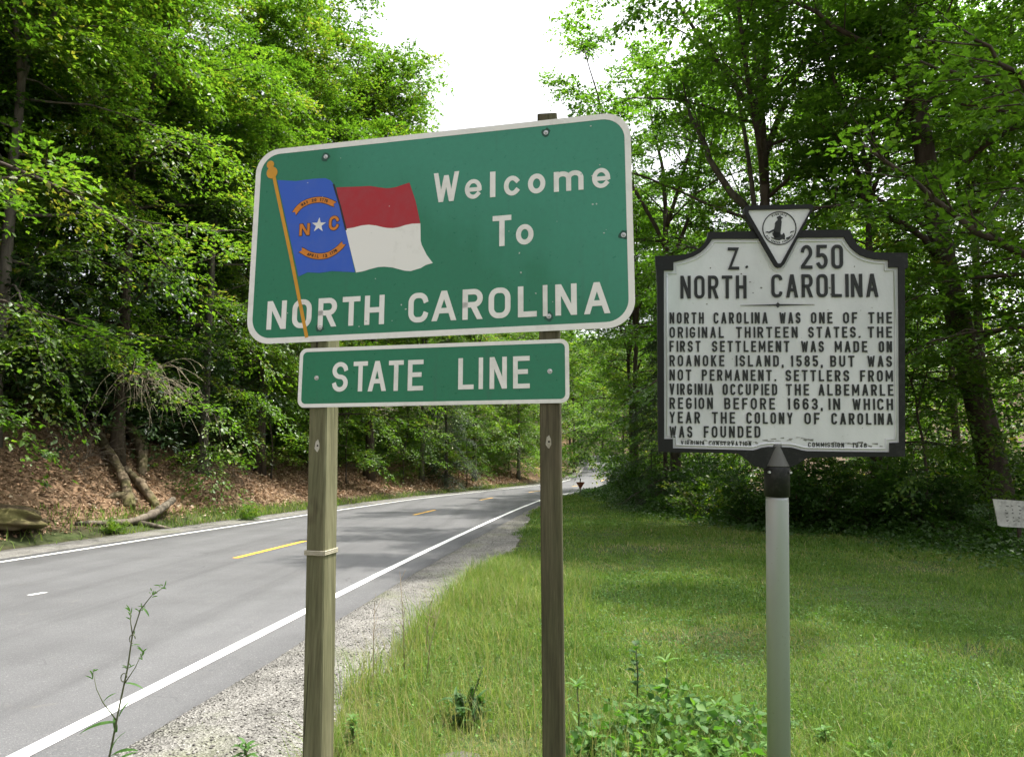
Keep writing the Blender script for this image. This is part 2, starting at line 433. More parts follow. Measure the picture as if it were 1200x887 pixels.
def spray_leaves(r, O, D, L, M, leaf, aspect=0.62, wide=0.42, droop=0.25, thick=0.10, flat=0.45):
    """flat fans of leaves: O origins, D directions, L lengths (one fan each), M leaves per fan"""
    n = len(O)
    D, S, U = frames(D)
    K = 9                                                   # side twigs of a fan, leaves strung along them
    k = r.integers(0, K + 1, (n, M)); l = r.random((n, M)) ** 0.8
    s0 = (k + .5) / (K + 1) * .85; sgn = np.where(k % 2, 1.0, -1.0)
    ln_ = wide * 1.15 * np.sin(np.pi * (0.14 + 0.74 * s0)) * (0.75 + 0.5 * r.random((n, K + 1))[np.arange(n)[:, None], k])
    tip = k == K
    s = np.where(tip, .55 + .5 * l, s0 + ln_ * l * .62) + r.normal(0, .022, (n, M))
    w = np.where(tip, 0, sgn * ln_ * l) * L[:, None] + r.normal(0, .028, (n, M)) * L[:, None]
    sgn = np.where(r.random((n, M)) < .3, -sgn, sgn)
    lift = r.normal(0, thick, (n, K + 1))[np.arange(n)[:, None], k] * (.3 + l) + r.normal(0, .025, (n, M))
    P = (O[:, None] + D[:, None] * (s * L[:, None])[..., None] + S[:, None] * w[..., None] + U[:, None] * (lift * L[:, None])[..., None])
    P[..., 2] -= droop * s ** 2 * L[:, None] + 0.22 * np.abs(w)
    Dr = D[:, None] * 0.75 + S[:, None] * (sgn * 0.7)[..., None] + r.normal(0, 0.35, (n, M, 3)); Dr[..., 2] -= 0.22
    Nn = U[:, None] + r.normal(0, flat, (n, M, 3)); Nn[..., 2] += 0.35
    ln = leaf * np.clip(np.exp(r.normal(-.05, .28, n * M)), .4, 1.7)
    q_ = P.mean(axis=1); big = np.sin(q_[:, 0] * 1.1 + 2) * np.sin(q_[:, 1] * 1.2) + np.sin(q_[:, 2] * 1.7 + q_[:, 0])
    tone = np.repeat(r.normal(0.5, 0.16, n) + .10 * big, M) + r.normal(0, 0.17, n * M)
    return leaf_quads(P.reshape(-1, 3), Dr.reshape(-1, 3), Nn.reshape(-1, 3), ln, ln * aspect), np.clip(tone, 0, 1)

def bend_line(r, p0, d, L, n, up, wobble):
    """polyline from p0 along d, turning by up per unit, with wobble"""
    pts = [np.array(p0, float)]; d = np.array(d, float); d /= np.linalg.norm(d)
    for k in range(n):
        d = d + np.array([0, 0, up / n]) + r.normal(0, wobble / n ** .5, 3); d /= np.linalg.norm(d)
        pts.append(pts[-1] + d * L / n)
    return np.array(pts)

def tree_meshes(name, seed, H=20, base=2.5, R=5.5, limbs=40, sub=7, M=60, leaf=0.12, tr=0.24, lean=(0, 0), droop=0.3, rise=0.45,
                lmat=None, bmat=None, aspect=0.62, wide=0.42, fan=1.5, thick=0.12, flat=0.45, shape=None, leaders=4, fork=0.5, splay=0.32):
    r = np.random.default_rng(seed)
    W = MB()
    def stem(p0, d, L, r0, r1, n=9, up=0.25, wobble=0.16):
        P = bend_line(r, p0, d, L, n, up, wobble); W.add(*tube(P, np.linspace(r0, r1, n + 1), 7)); return P
    ts = np.linspace(0, 1, 10)
    th = H * (fork + 0.12) if leaders else H * 0.97
    trunk = np.stack([lean[0] * ts ** 1.3 + np.cumsum(r.normal(0, 0.07, 10)) * ts, lean[1] * ts ** 1.3 + np.cumsum(r.normal(0, 0.07, 10)) * ts, ts * th - 0.3], 1)
    tip = 0.45 if leaders else 0.1
    W.add(*tube(trunk, tr * (1 - (1 - tip) * ts) * (1 + 0.5 * np.exp(-ts * 22)), 9))
    axes = [(trunk, base, th, tr)]
    for k in range(leaders):
        f = 0.72 + 0.28 * (k + 1) / leaders
        z0 = f * th - .3; i = min(8, int(f * 9)); p0 = trunk[i] + (trunk[i + 1] - trunk[i]) * (f * 9 - i)
        a = k * 2.399 + r.normal(0, .3); s = splay * r.uniform(.7, 1.3)
        L = (H - z0) / math.cos(s) * r.uniform(.82, 1.0)
        P = stem(p0, (math.cos(a) * s, math.sin(a) * s, 1), L, tr * .42, tr * .07)
        axes.append((P, z0 + .12 * L, z0 + L, tr * .42))
    tot = sum(b1 - b0 for _, b0, b1, _ in axes)
    O, D, L = [], [], []
    cnt = 0
    for ai, (ax, z0, z1, r_ax) in enumerate(axes):
        nl = max(6, int(limbs * (z1 - z0) / tot + .5))
        zz = ax[:, 2]
        for k in range(nl):
            z = z0 + (z1 - z0) * (k + r.random() * 0.8) / nl
            f = np.clip((z - base) / (H - base), 0, 1)
            p = np.array([np.interp(z, zz, ax[:, 0]), np.interp(z, zz, ax[:, 1]), min(z, zz[-1])])
            az = cnt * 2.399 + r.normal(0, 0.35); cnt += 1
            pr = math.sin(math.pi * (0.2 + 0.68 * f)) ** 0.7 if shape is None else shape(f)
            ll = max(0.8, R * pr * r.uniform(0.65, 1.2) * (1 if ai == 0 else .62))
            el = rise * (0.1 + 1.3 * f) + r.normal(0, 0.15)
            pts = bend_line(r, p, (math.cos(az) * math.cos(el), math.sin(az) * math.cos(el), math.sin(el)), ll, 6, -droop * 1.1, 0.28)
            r0 = max(0.016, min(r_ax * .5, tr * 0.30 * ll / R * (1 - .5 * f)))
            W.add(*tube(pts, np.linspace(r0, r0 * 0.2, 7), 5))
            for j in range(sub):
                g = 0.2 + 0.8 * (j + r.random()) / sub
                i0 = min(5, int(g * 6)); q = pts[i0] + (pts[i0 + 1] - pts[i0]) * (g * 6 - i0)
                d = pts[i0 + 1] - pts[i0]; d = d / np.linalg.norm(d)
                sd = np.cross(d, [0, 0, 1.0]) * (1 if j % 2 else -1); sd /= np.linalg.norm(sd) + 1e-9
                dd = d * r.uniform(0.4, 0.9) + sd * r.uniform(0.4, 1.0) + np.array([0, 0, r.normal(0.08, 0.3)])
                sl = fan * r.uniform(0.65, 1.3) * (1.1 - 0.3 * g) * min(1, 0.5 + ll / R * 0.6)
                O.append(q); D.append(dd); L.append(sl)
                e = q + dd / np.linalg.norm(dd) * sl * 0.8; e[2] -= droop * 0.5 * sl
                W.add(*tube([q, (q + e) / 2 + np.array([0, 0, 0.06 * sl]), e], [r0 * 0.3, r0 * 0.2, r0 * 0.07], 3, False))
            O.append(pts[-1] - (pts[-1] - pts[-2]) * .5); D.append(pts[-1] - pts[-2]); L.append(fan * r.uniform(0.7, 1.1))
    V4, tone = spray_leaves(r, np.array(O), np.array(D), np.array(L), M, leaf, aspect, wide, droop, thick, flat)
    return W.mesh(name + "_wood", bmat or BARK, smooth=True), leaf_mesh(name + "_leaves", V4, lmat or LEAF_LIT, tone)

def bush_meshes(name, seed, H=1.8, R=1.3, stems=22, M=70, leaf=0.10, lmat=None, aspect=0.5, fan=0.7, flat=0.5):
    r = np.random.default_rng(seed); W = MB(); O, D, L = [], [], []
    for k in range(stems):
        az = k * 2.399 + r.normal(0, .3); el = r.uniform(0.35, 1.45)
        ll = H * r.uniform(0.6, 1.1) if el > 0.9 else R * r.uniform(0.7, 1.1)
        pts = bend_line(r, (r.normal(0, .12), r.normal(0, .12), -0.1), (math.cos(az) * math.cos(el), math.sin(az) * math.cos(el), math.sin(el)), ll, 5, -0.15, 0.3)
        W.add(*tube(pts, np.linspace(0.018, 0.005, 6), 4))
        for g in (0.35, 0.55, 0.75, 0.95):
            i0 = min(4, int(g * 5)); q = pts[i0] + (pts[i0 + 1] - pts[i0]) * (g * 5 - i0)
            d = pts[i0 + 1] - pts[i0]; d = d / np.linalg.norm(d) + r.normal(0, 0.6, 3); d[2] += 0.15
            O.append(q); D.append(d); L.append(fan * r.uniform(0.6, 1.2))
    V4, tone = spray_leaves(r, np.array(O), np.array(D), np.array(L), M, leaf, aspect, 0.45, 0.25, 0.14, flat)
    return W.mesh(name + "_wood", BARK, smooth=True), leaf_mesh(name + "_leaves", V4, lmat or LEAF_MID, tone)

VAR = {
    "maple": tree_meshes("maple", 1, H=20, base=1.8, R=5.8, limbs=76, sub=8, M=96, leaf=0.125, tr=0.22, lmat=LEAF_LIT, fan=1.5),
    "beech": tree_meshes("beech", 2, H=17, base=1.2, R=5.6, limbs=56, sub=9, M=118, leaf=0.12, tr=0.19, droop=0.5, rise=0.28, lmat=LEAF_LIT, thick=0.05, flat=0.32, fan=1.75, bmat=BARK_GREY, fork=.55),
    "poplar": tree_meshes("poplar", 3, H=23, base=3.0, R=5.0, limbs=74, sub=8, M=92, leaf=0.135, tr=0.25, lmat=LEAF_LIT, rise=0.6, fork=.6, splay=.22),
    "oak": tree_meshes("oak", 4, H=22, base=2.6, R=6.0, limbs=74, sub=8, M=94, leaf=0.135, tr=0.25, lmat=LEAF_MID, rise=0.5, splay=.4),
    "hickory": tree_meshes("hickory", 5, H=19, base=1.2, R=5.4, limbs=70, sub=8, M=94, leaf=0.13, tr=0.2, lmat=LEAF_MID, droop=0.4, thick=0.09),
    "sapling": tree_meshes("sapling", 6, H=8, base=0.5, R=2.9, limbs=36, sub=6, M=60, leaf=0.11, tr=0.055, lmat=LEAF_LIT, fan=1.1, droop=0.35, rise=0.35, leaders=3, fork=.45),
    "hemlock": tree_meshes("hemlock", 7, H=13, base=0.6, R=3.2, limbs=64, sub=8, M=150, leaf=0.075, aspect=0.3, tr=0.16, lmat=LEAF_NEEDLE, fan=1.0, droop=0.5, rise=0.05, thick=0.05,
                           shape=lambda f: 1.05 - 0.95 * f, leaders=0),
    "far": tree_meshes("far", 8, H=19, base=1.0, R=5.6, limbs=60, sub=7, M=70, leaf=0.19, tr=0.2, lmat=LEAF_LIT, fan=1.7),
}
BUSH = {
    "laurel": bush_meshes("laurel", 21, H=3.0, R=2.3, stems=30, M=52, leaf=0.14, lmat=LEAF_DARK, aspect=0.34, fan=0.9),
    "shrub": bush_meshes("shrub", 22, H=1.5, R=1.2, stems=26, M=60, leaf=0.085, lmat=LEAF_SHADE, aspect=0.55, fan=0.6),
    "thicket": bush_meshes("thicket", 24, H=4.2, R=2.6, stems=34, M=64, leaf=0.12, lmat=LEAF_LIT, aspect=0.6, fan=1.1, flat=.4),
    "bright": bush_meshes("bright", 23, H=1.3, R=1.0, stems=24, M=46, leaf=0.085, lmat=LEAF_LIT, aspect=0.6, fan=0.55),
}
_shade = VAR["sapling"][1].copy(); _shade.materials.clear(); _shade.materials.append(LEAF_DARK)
VAR["shade"] = (VAR["sapling"][0], _shade)               # sapling copy, leaf colour darkened to stand in for shade on the bank
def plant(kind, name, label, cat, x, y, rz=0.0, s=1.0, sz=None, group=None, table=VAR, parts=("trunk", "crown"), dz=0.0):
    t = thing(name, label, cat, (x, y, gh(x, y) + dz), rz, group)
    t.scale = (s, s, s * (sz or 1.0))
    w, l = table[kind]
    link(parts[0], w, t); link(parts[1], l, t)
    return t
# ------------------------------------------------------------------ trees
GL = "trees on the bank across the road"
GR = "trees of the wood beside the lawn"
GB = "trees of the wood rows behind"
def T(kind, label, x, y, rz, s=1.0, sz=None, group=GL, name="broadleaf_tree"):
    return plant(kind, name, label, "tree", x, y, rz, s, sz, group)
# left bank, front row, from near to far
T("maple", "big broadleaf tree filling the upper left corner above the dark bank", -12.6, 13.2, 0.4, 1.0)
T("beech", "layered broadleaf tree standing above the two mossy leaning trunks on the bank", -13.2, 18.0, 2.1, 1.0)
T("maple", "bright green tree whose boughs hang out just left of the welcome sign's flag pole", -12.2, 22.0, 3.4, 0.92)
T("beech", "leafy tree with drooping sprays behind the upper left corner of the welcome sign", -11.3, 26.0, 5.0, 0.95)
T("poplar", "tall slender sunlit tree rising behind the flag on the welcome sign", -11.0, 31.0, 1.0, 0.95)
T("maple", "yellow green tree crown showing over the top edge of the sign above the red stripe", -9.4, 36.5, 0.2, 0.98)
T("maple", "tall spreading crown reaching highest against the white sky behind the sign's red stripe", -10.4, 39.0, 1.1, 1.3)
T("poplar", "slender pale crown against the white sky left of the word Welcome", -8.4, 42.0, 2.6, 1.12)
T("beech", "small sloping tree crown lowest on the skyline beside the white sky", -6.2, 49.0, 4.0, 0.92)
T("maple", "sunlit tree over the road's far bank between the two wooden posts", -3.0, 57.0, 1.7, 0.9)
T("beech", "tree at the outside of the road bend, left of the right wooden post", 0.6, 66.0, 3.1, 0.9)
T("far", "pale tree beyond the bend just right of the state line sign", 4.6, 78.0, 0.6, 0.95)
T("far", "bright tree above the far end of the road where it climbs", 8.0, 92.0, 2.0, 1.0)
T("far", "hazy light green tree closing the view up the climbing road", 16.0, 126.0, 4.4, 1.15)
T("far", "small far tree beside the top of the climbing road", 11.0, 112.0, 5.1, 1.05)
# left, behind
for i, (k, x, y, rz, s) in enumerate([("oak", -19, 17, 1, .95), ("maple", -18, 23.5, 4, .9), ("oak", -17.5, 30, 2, .95), ("hickory", -16, 37, 5, 1.0), ("maple", -15, 45, 3, .95),
                                      ("oak", -13, 54, 1.5, .9), ("far", -10, 64, .5, .95), ("far", -6, 74, 2.5, .9), ("far", -1, 86, 4, .9), ("hickory", -24, 27, 3, 1), ("oak", -24, 36, .3, 1),
                                      ("far", -21, 47, 1.3, 1), ("far", -18, 60, 2.2, 1), ("far", 3, 104, 2.9, 1.0), ("far", -27, 18, 1.1, 1.1), ("far", -28, 23, 2.3, 1.1), ("far", -29, 29, 3.7, 1.1), ("far", -25, 33, .7, 1.1), ("far", -30, 38, 5.1, 1.1), ("far", -27, 44, 4.1, 1.1), ("far", -24, 53, 2.9, 1.1), ("hickory", -22, 20, 0.9, 1.0), ("oak", -16.5, 13.5, 5.4, .9)]):
    T(k, "darker tree standing higher on the wooded slope behind the roadside row", x, y, rz, s, group=GB)
# understory trees on the left bank
for lab, x, y, rz, s, k in [
    ("low spreading young tree above the pale drooping dead branches on the bank", -14.2, 19.5, 0.3, 1.0, "sapling"),
    ("young shade-darkened tree on the bank just left of the left wooden post", -12.9, 25.0, 2.0, 0.85, "shade"),
    ("young roadside tree seen between the posts nearest the left one", -10.6, 31.5, 3.0, 0.85, "sapling"),
    ("rounded young tree seen midway between the posts over the bare bank", -8.8, 38.0, 4.4, 0.9, "sapling"),
    ("young feathery tree seen between the posts in front of the dark evergreen", -6.9, 45.5, 5.3, 0.9, "sapling"),
    ("low bright tree seen close to the left side of the right wooden post", -3.4, 53.5, 1.2, 0.85, "sapling"),
    ("small light tree at the inside of the far bend over the pale bank", 0.6, 66.5, 1.9, 0.8, "sapling")]:
    T(k, lab, x, y, rz, s, group="young trees along the far bank", name="young_tree")
def bank_x(y, t): return float(pave_l(y)) - 1.05 - t      # t metres back from the foot of the bank
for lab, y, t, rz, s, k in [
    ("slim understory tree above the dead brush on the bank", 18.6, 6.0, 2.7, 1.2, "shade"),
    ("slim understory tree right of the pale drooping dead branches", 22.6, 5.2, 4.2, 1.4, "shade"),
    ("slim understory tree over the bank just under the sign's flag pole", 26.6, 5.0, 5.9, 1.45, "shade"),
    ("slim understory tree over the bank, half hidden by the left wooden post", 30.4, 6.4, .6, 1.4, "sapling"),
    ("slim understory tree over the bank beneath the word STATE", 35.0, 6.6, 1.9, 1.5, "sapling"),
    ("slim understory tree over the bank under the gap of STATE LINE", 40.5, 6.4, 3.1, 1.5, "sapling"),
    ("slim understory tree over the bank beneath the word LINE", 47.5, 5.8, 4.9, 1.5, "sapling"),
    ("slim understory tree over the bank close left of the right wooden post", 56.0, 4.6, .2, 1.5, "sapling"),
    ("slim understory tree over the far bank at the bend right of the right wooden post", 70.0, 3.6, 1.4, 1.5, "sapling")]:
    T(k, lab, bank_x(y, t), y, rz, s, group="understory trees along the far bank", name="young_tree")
for lab, x, y, rz, s in [
    ("far tree crowding the left side of the climbing road", 8.6, 104.0, .9, 1.0), ("far tree behind the small triangular road sign", 20.5, 104.0, 2.6, 1.05), ("far tree straight ahead where the climbing road vanishes", 21.5, 138.0, 3.8, 1.2),
    ("far tree left of the vanishing end of the road", 12.5, 134.0, 5.2, 1.2), ("far tree right of the vanishing end of the road", 27.0, 128.0, 1.6, 1.2), ("far tree at the right bank of the climbing road", 18.2, 88.0, 4.5, 1.0)]:
    T("far", lab, x, y, rz, s, group="far trees round the end of the road")
plant("hemlock", "hemlock_tree", "dark evergreen among the light trees between the two wooden posts", "evergreen tree", -4.6, 50.0, 0.5, 0.85)
# right of the lawn
T("oak", "tall leafy tree at the wood's edge bordering the white sky right of the welcome sign", 6.9, 30.0, 0.6, 0.95, group=GR)
T("hickory", "bushy tree with low boughs between the welcome sign and the marker", 6.4, 37.0, 2.0, 0.9, group=GR)
T("oak", "leafy tree directly behind the triangular crest of the marker", 7.5, 20.6, 4.2, 0.95, group=GR)
T("hickory", "low boughed tree behind the marker's right shoulder", 10.0, 19.6, 1.1, 0.85, group=GR)
T("oak", "tree with hanging dark boughs at the top right corner of the view", 13.6, 15.2, 3.6, 1.0, group=GR)
T("hickory", "tree in the wood right behind the big dark trunk", 15.0, 22.5, 2.4, 0.95, group=GR)
T("maple", "sunlit tree glimpsed through the gap right of the big dark trunk", 18.5, 23.0, 5.2, 0.9, group=GR)
T("hickory", "tree at the point where the lawn narrows against the road", 7.6, 45.0, 5.8, 0.9, group=GR)
T("far", "far tree of the wood where its edge meets the road bend", 9.2, 54.0, 3.9, 0.9, group=GR)
for i, (k, x, y, rz, s) in enumerate([("maple", 12.5, 31, 3, .9), ("far", 12, 43, 2, .9), ("far", 15.5, 52, 4, .9), ("maple", 20, 32, 5, .9), ("far", 22, 41, 1, .9),
                                      ("far", 18, 62, .4, .9), ("far", 27, 52, 3.3, .9)]):
    T(k, "tree inside the wood, partly hidden behind the trees at the lawn's edge", x, y, rz, s, group="trees inside the wood behind the lawn's edge")
plant("hemlock", "hemlock_tree", "dark feathery evergreen at the lawn's edge just left of the marker", "evergreen tree", 5.7, 26.5, 1.5, 0.62)
for lab, x, y, rz, s in [
    ("thin young tree in the wood right of the marker's lower edge", 9.8, 17.0, 0.8, 0.85),
    ("slim sapling leaning beside the big dark trunk", 12.9, 16.6, 2.6, 0.95),
    ("young tree with pale leaves at the lawn's far narrow end", 6.6, 33.5, 4.0, 0.75),
    ("young tree in the shade behind the marker's pole", 7.7, 19.3, 5.0, 0.8)]:
    T("sapling", lab, x, y, rz, s, group="young trees in the wood beside the lawn", name="young_tree")

# big dark leaning trunk on the right, with its own limbs
def branch_tree(name, label, x, y, trunk, rads, limbs, seed, lmat, leaf=0.16, M=60, fan=1.4, bmat=BARK, group=None):
    r = np.random.default_rng(seed); W = MB(); W.add(*tube(trunk, rads, 12)); O, D, L = [], [], []
    for pts, r0, leafy in limbs:
        P = np.array(pts, float)
        n = 14; tt = np.linspace(0, 1, n); kk = np.linspace(0, 1, len(P))
        Q = np.stack([np.interp(tt, kk, P[:, i]) for i in range(3)], 1)
        for _ in range(2): Q[1:-1] = (Q[:-2] + 2 * Q[1:-1] + Q[2:]) / 4
        Q[1:-1] += r.normal(0, 0.03, (n - 2, 3))
        W.add(*tube(Q, np.linspace(r0, r0 * 0.25, n), 7))
        for g in np.linspace(leafy, 1, 14):
            i0 = min(n - 2, int(g * (n - 1))); q = Q[i0]; d = Q[i0 + 1] - Q[i0]; d /= np.linalg.norm(d)
            dd = d * 0.6 + np.cross(d, [0, 0, 1]) * r.choice([-1, 1]) * r.uniform(.5, 1.1) + np.array([0, 0, r.normal(0.05, .3)])
            sl = fan * r.uniform(.6, 1.2); O.append(q); D.append(dd); L.append(sl)
            W.add(*tube([q, q + dd / np.linalg.norm(dd) * sl * .8], [r0 * .22, r0 * .06], 4, False))
    V4, tone = spray_leaves(r, np.array(O), np.array(D), np.array(L), M, leaf, 0.62, 0.45, 0.3, 0.12, 0.45)
    t = thing(name, label, "tree", (x, y, gh(x, y)), 0, group)
    link("trunk", W.mesh(name + "_wood", bmat, smooth=True), t); link("crown", leaf_mesh(name + "_leaves", V4, lmat, tone), t)
    return t
branch_tree("broadleaf_tree", "tree with the thick dark leaning trunk right of the marker", 12.3, 18.2,
            [(0.12, 0, -.4), (0.05, 0, .6), (-.1, 0, 2), (-.45, 0, 4.2), (-.8, 0.1, 6.6), (-1.1, .1, 9.2), (-1.25, .2, 12), (-1.2, .3, 15.5), (-1.3, .3, 19)],
            [.50, .38, .33, .30, .28, .26, .23, .17, .07],
            [([(-.8, .1, 6.8), (-2.0, -.6, 7.6), (-3.6, -1.2, 8.0), (-5.2, -2, 7.6)], .1, .25), ([(-1.1, .1, 9.0), (.6, -.8, 10.2), (2.4, -1.6, 10.9), (4.2, -2, 11)], .11, .2),
             ([(-1.2, .1, 11), (-2.8, -.5, 12.6), (-4.6, -1, 13.4), (-6, -1.2, 13.6)], .1, .2), ([(-1.2, .2, 12.5), (0, 1.2, 14.4), (1.2, 2, 16)], .1, .2),
             ([(-1.2, .2, 14), (-2.2, -1, 16), (-3, -2, 17.6)], .08, .2), ([(-1.2, .3, 15), (.4, -1, 17), (1.6, -2, 18.2)], .08, .2),
             ([(-.5, 0, 4.6), (1.0, -.9, 5.4), (2.6, -1.4, 5.5)], .07, .3), ([(-.9, .1, 7.6), (-2.4, 1.0, 9.2), (-3.8, 1.6, 10)], .08, .3)], 31, LEAF_MID, M=70, group=GR)
branch_tree("broadleaf_tree", "tree sending one long dark curved bough in from the right edge above the marker", 11.2, 12.0,
            [(0, 0, -.4), (0, 0, 2), (-.1, 0, 5), (0, 0, 9), (0.2, 0, 14)], [.32, .25, .22, .18, .06],
            [([(-.05, 0, 3.6), (-.9, .1, 4.3), (-1.8, .2, 5.1), (-2.8, .3, 5.6), (-3.6, .5, 6.5), (-4.6, .8, 7.6)], .11, .45), ([(-.1, 0, 5), (-1.4, -.6, 6.4), (-2.8, -1.2, 7.6), (-4, -1.6, 8.2)], .09, .3),
             ([(0, 0, 7), (-1.5, .8, 8.6), (-3, 1.4, 9.6)], .09, .25), ([(0, 0, 9), (-1.2, -1, 10.6), (-2.4, -2, 11.6)], .08, .2), ([(0, 0, 9.6), (1.2, 0.8, 11.4), (2, 1.4, 13)], .08, .2),
             ([(0, 0, 10), (-1.8, .4, 12), (-3, .8, 13.4)], .08, .2)], 32, LEAF_MID, leaf=0.14, M=52, group=GR)
branch_tree("broadleaf_tree", "tree with two slim upright grey stems showing against the sky above the marker", 8.2, 22.0,
            [(0, 0, -.4), (0, 0, 3), (.05, 0, 6), (-.05, 0, 10), (-.15, 0, 15), (-.2, 0, 21)], [.22, .18, .16, .14, .11, .05],
            [([(0, 0, 4), (-.35, -.1, 7), (-.45, -.1, 10), (-.75, -.1, 13), (-1.2, -.1, 18)], .13, .8), ([(0, 0, 9.2), (-1.4, -.5, 10.2), (-2.3, -.8, 11.8), (-2.9, -1, 13.2)], .15, .55),
             ([(-.05, 0, 13.4), (.7, -.3, 14.0), (1.7, -.6, 15.2), (2.6, -.8, 16)], .07, .45), ([(-.1, 0, 15), (1, .8, 17), (1.6, 1.2, 18.6)], .07, .35), ([(0, 0, 6), (1.4, -1, 7.2), (2.8, -1.6, 7.6)], .08, .3),
             ([(0, 0, 7.2), (-1.6, -1, 8), (-3, -1.4, 8.1)], .08, .3)], 33, LEAF_MID, leaf=0.145, M=54, bmat=BARK_GREY, group=GR)

# bushes
def Bsh(kind, label, x, y, rz, s, group, name="shrub", sz=None):
    return plant(kind, name, label, "shrub", x, y, rz, s, sz, group, BUSH, ("branches", "foliage"))
gl = "evergreen shrubs on the dark bank top"
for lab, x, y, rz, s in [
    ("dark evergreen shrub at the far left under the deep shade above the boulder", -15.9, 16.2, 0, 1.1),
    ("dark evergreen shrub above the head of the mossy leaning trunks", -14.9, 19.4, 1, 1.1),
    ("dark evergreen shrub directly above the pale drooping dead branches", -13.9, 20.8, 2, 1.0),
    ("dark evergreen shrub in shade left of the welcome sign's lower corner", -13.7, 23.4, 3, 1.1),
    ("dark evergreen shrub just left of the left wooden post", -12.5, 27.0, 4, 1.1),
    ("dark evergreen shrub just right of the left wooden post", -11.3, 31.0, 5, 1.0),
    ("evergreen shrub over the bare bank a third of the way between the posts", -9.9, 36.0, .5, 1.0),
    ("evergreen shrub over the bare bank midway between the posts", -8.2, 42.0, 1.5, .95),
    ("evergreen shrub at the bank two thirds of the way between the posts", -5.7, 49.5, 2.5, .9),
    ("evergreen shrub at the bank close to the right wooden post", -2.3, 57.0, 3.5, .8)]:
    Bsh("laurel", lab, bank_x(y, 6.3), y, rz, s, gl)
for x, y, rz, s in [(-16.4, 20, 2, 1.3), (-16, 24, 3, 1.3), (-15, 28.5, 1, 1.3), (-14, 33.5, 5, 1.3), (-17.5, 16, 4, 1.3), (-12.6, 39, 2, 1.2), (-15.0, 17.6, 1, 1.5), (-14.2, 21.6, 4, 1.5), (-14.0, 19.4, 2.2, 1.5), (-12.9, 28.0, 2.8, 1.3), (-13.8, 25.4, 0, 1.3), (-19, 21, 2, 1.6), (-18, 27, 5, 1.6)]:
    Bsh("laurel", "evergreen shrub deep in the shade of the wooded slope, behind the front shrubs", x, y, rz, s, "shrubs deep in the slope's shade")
for lab, x, y, rz, s in [
    ("tall pale green thicket on the bank hidden partly by the left wooden post", -13.2, 29.0, .4, .95),
    ("tall light thicket between the posts nearest the left one", -11.5, 33.5, 1.4, .95),
    ("tall light thicket left of the middle between the posts", -10.3, 37.5, 2.4, 1.0),
    ("tall light thicket right of the middle between the posts", -9.1, 42.5, 3.4, 1.05),
    ("tall light thicket just left of the dark evergreen between the posts", -7.5, 47.5, 4.4, 1.0),
    ("tall light thicket beside the right wooden post on the far bank", -4.5, 55.0, 5.4, 1.1),
    ("tall light thicket at the outside of the road bend", -1.1, 63.5, .9, 1.1),
    ("tall light thicket over the pale bank just right of the right wooden post", 1.7, 73.0, 1.9, 1.2),
    ("tall light thicket at the top of the climbing road, left side", 9.0, 100.0, 3.9, 1.4),
    ("tall light thicket farthest up the road on its outer side", 5.2, 86.0, 2.9, 1.3)]:
    Bsh("thicket", lab, bank_x(y, 6.2 if y < 50 else 5.0), y, rz, s, "light green thickets on the far bank", "thicket")
for x, y, rz, s in [(-14, 33, 2, 1.2), (-12.5, 38, 3, 1.2), (-11.5, 43, 4, 1.2), (-10, 49, 5, 1.2), (-8, 55, 1, 1.2), (-4.5, 62, 2, 1.2), (-2.5, 70, 3, 1.3), (-15.5, 28, 0, 1.1)]:
    Bsh("thicket", "light green thicket higher up, behind the front thickets of the far bank", x, y, rz, s, "thickets behind the front ones on the far bank", "thicket")
gr = "shrubs along the wood's edge"
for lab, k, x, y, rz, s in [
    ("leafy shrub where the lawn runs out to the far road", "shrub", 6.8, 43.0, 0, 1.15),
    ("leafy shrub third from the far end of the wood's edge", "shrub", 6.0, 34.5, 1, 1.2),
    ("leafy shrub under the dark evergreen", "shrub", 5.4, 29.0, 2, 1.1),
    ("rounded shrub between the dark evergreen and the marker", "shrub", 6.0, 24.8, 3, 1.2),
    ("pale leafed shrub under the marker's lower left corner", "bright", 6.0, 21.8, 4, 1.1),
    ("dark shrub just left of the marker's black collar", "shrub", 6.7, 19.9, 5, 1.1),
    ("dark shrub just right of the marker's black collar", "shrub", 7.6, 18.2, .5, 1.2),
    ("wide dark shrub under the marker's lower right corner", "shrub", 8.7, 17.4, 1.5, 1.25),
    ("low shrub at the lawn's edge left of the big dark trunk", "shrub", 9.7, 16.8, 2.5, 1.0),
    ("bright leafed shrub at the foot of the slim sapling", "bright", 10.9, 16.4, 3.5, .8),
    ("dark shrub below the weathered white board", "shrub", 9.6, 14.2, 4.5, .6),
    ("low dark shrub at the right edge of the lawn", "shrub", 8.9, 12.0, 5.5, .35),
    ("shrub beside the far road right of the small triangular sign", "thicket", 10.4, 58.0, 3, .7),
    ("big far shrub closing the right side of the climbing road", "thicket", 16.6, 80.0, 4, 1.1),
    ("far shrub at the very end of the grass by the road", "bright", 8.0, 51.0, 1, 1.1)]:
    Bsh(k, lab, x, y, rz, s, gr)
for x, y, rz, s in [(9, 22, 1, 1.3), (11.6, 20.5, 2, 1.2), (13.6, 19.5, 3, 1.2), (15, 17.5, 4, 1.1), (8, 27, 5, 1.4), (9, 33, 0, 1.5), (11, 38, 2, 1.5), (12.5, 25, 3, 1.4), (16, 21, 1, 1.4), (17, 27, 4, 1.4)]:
    Bsh("shrub", "undergrowth shrub inside the wood, half hidden behind the shrubs at the lawn's edge", x, y, rz, s, "undergrowth shrubs inside the wood")
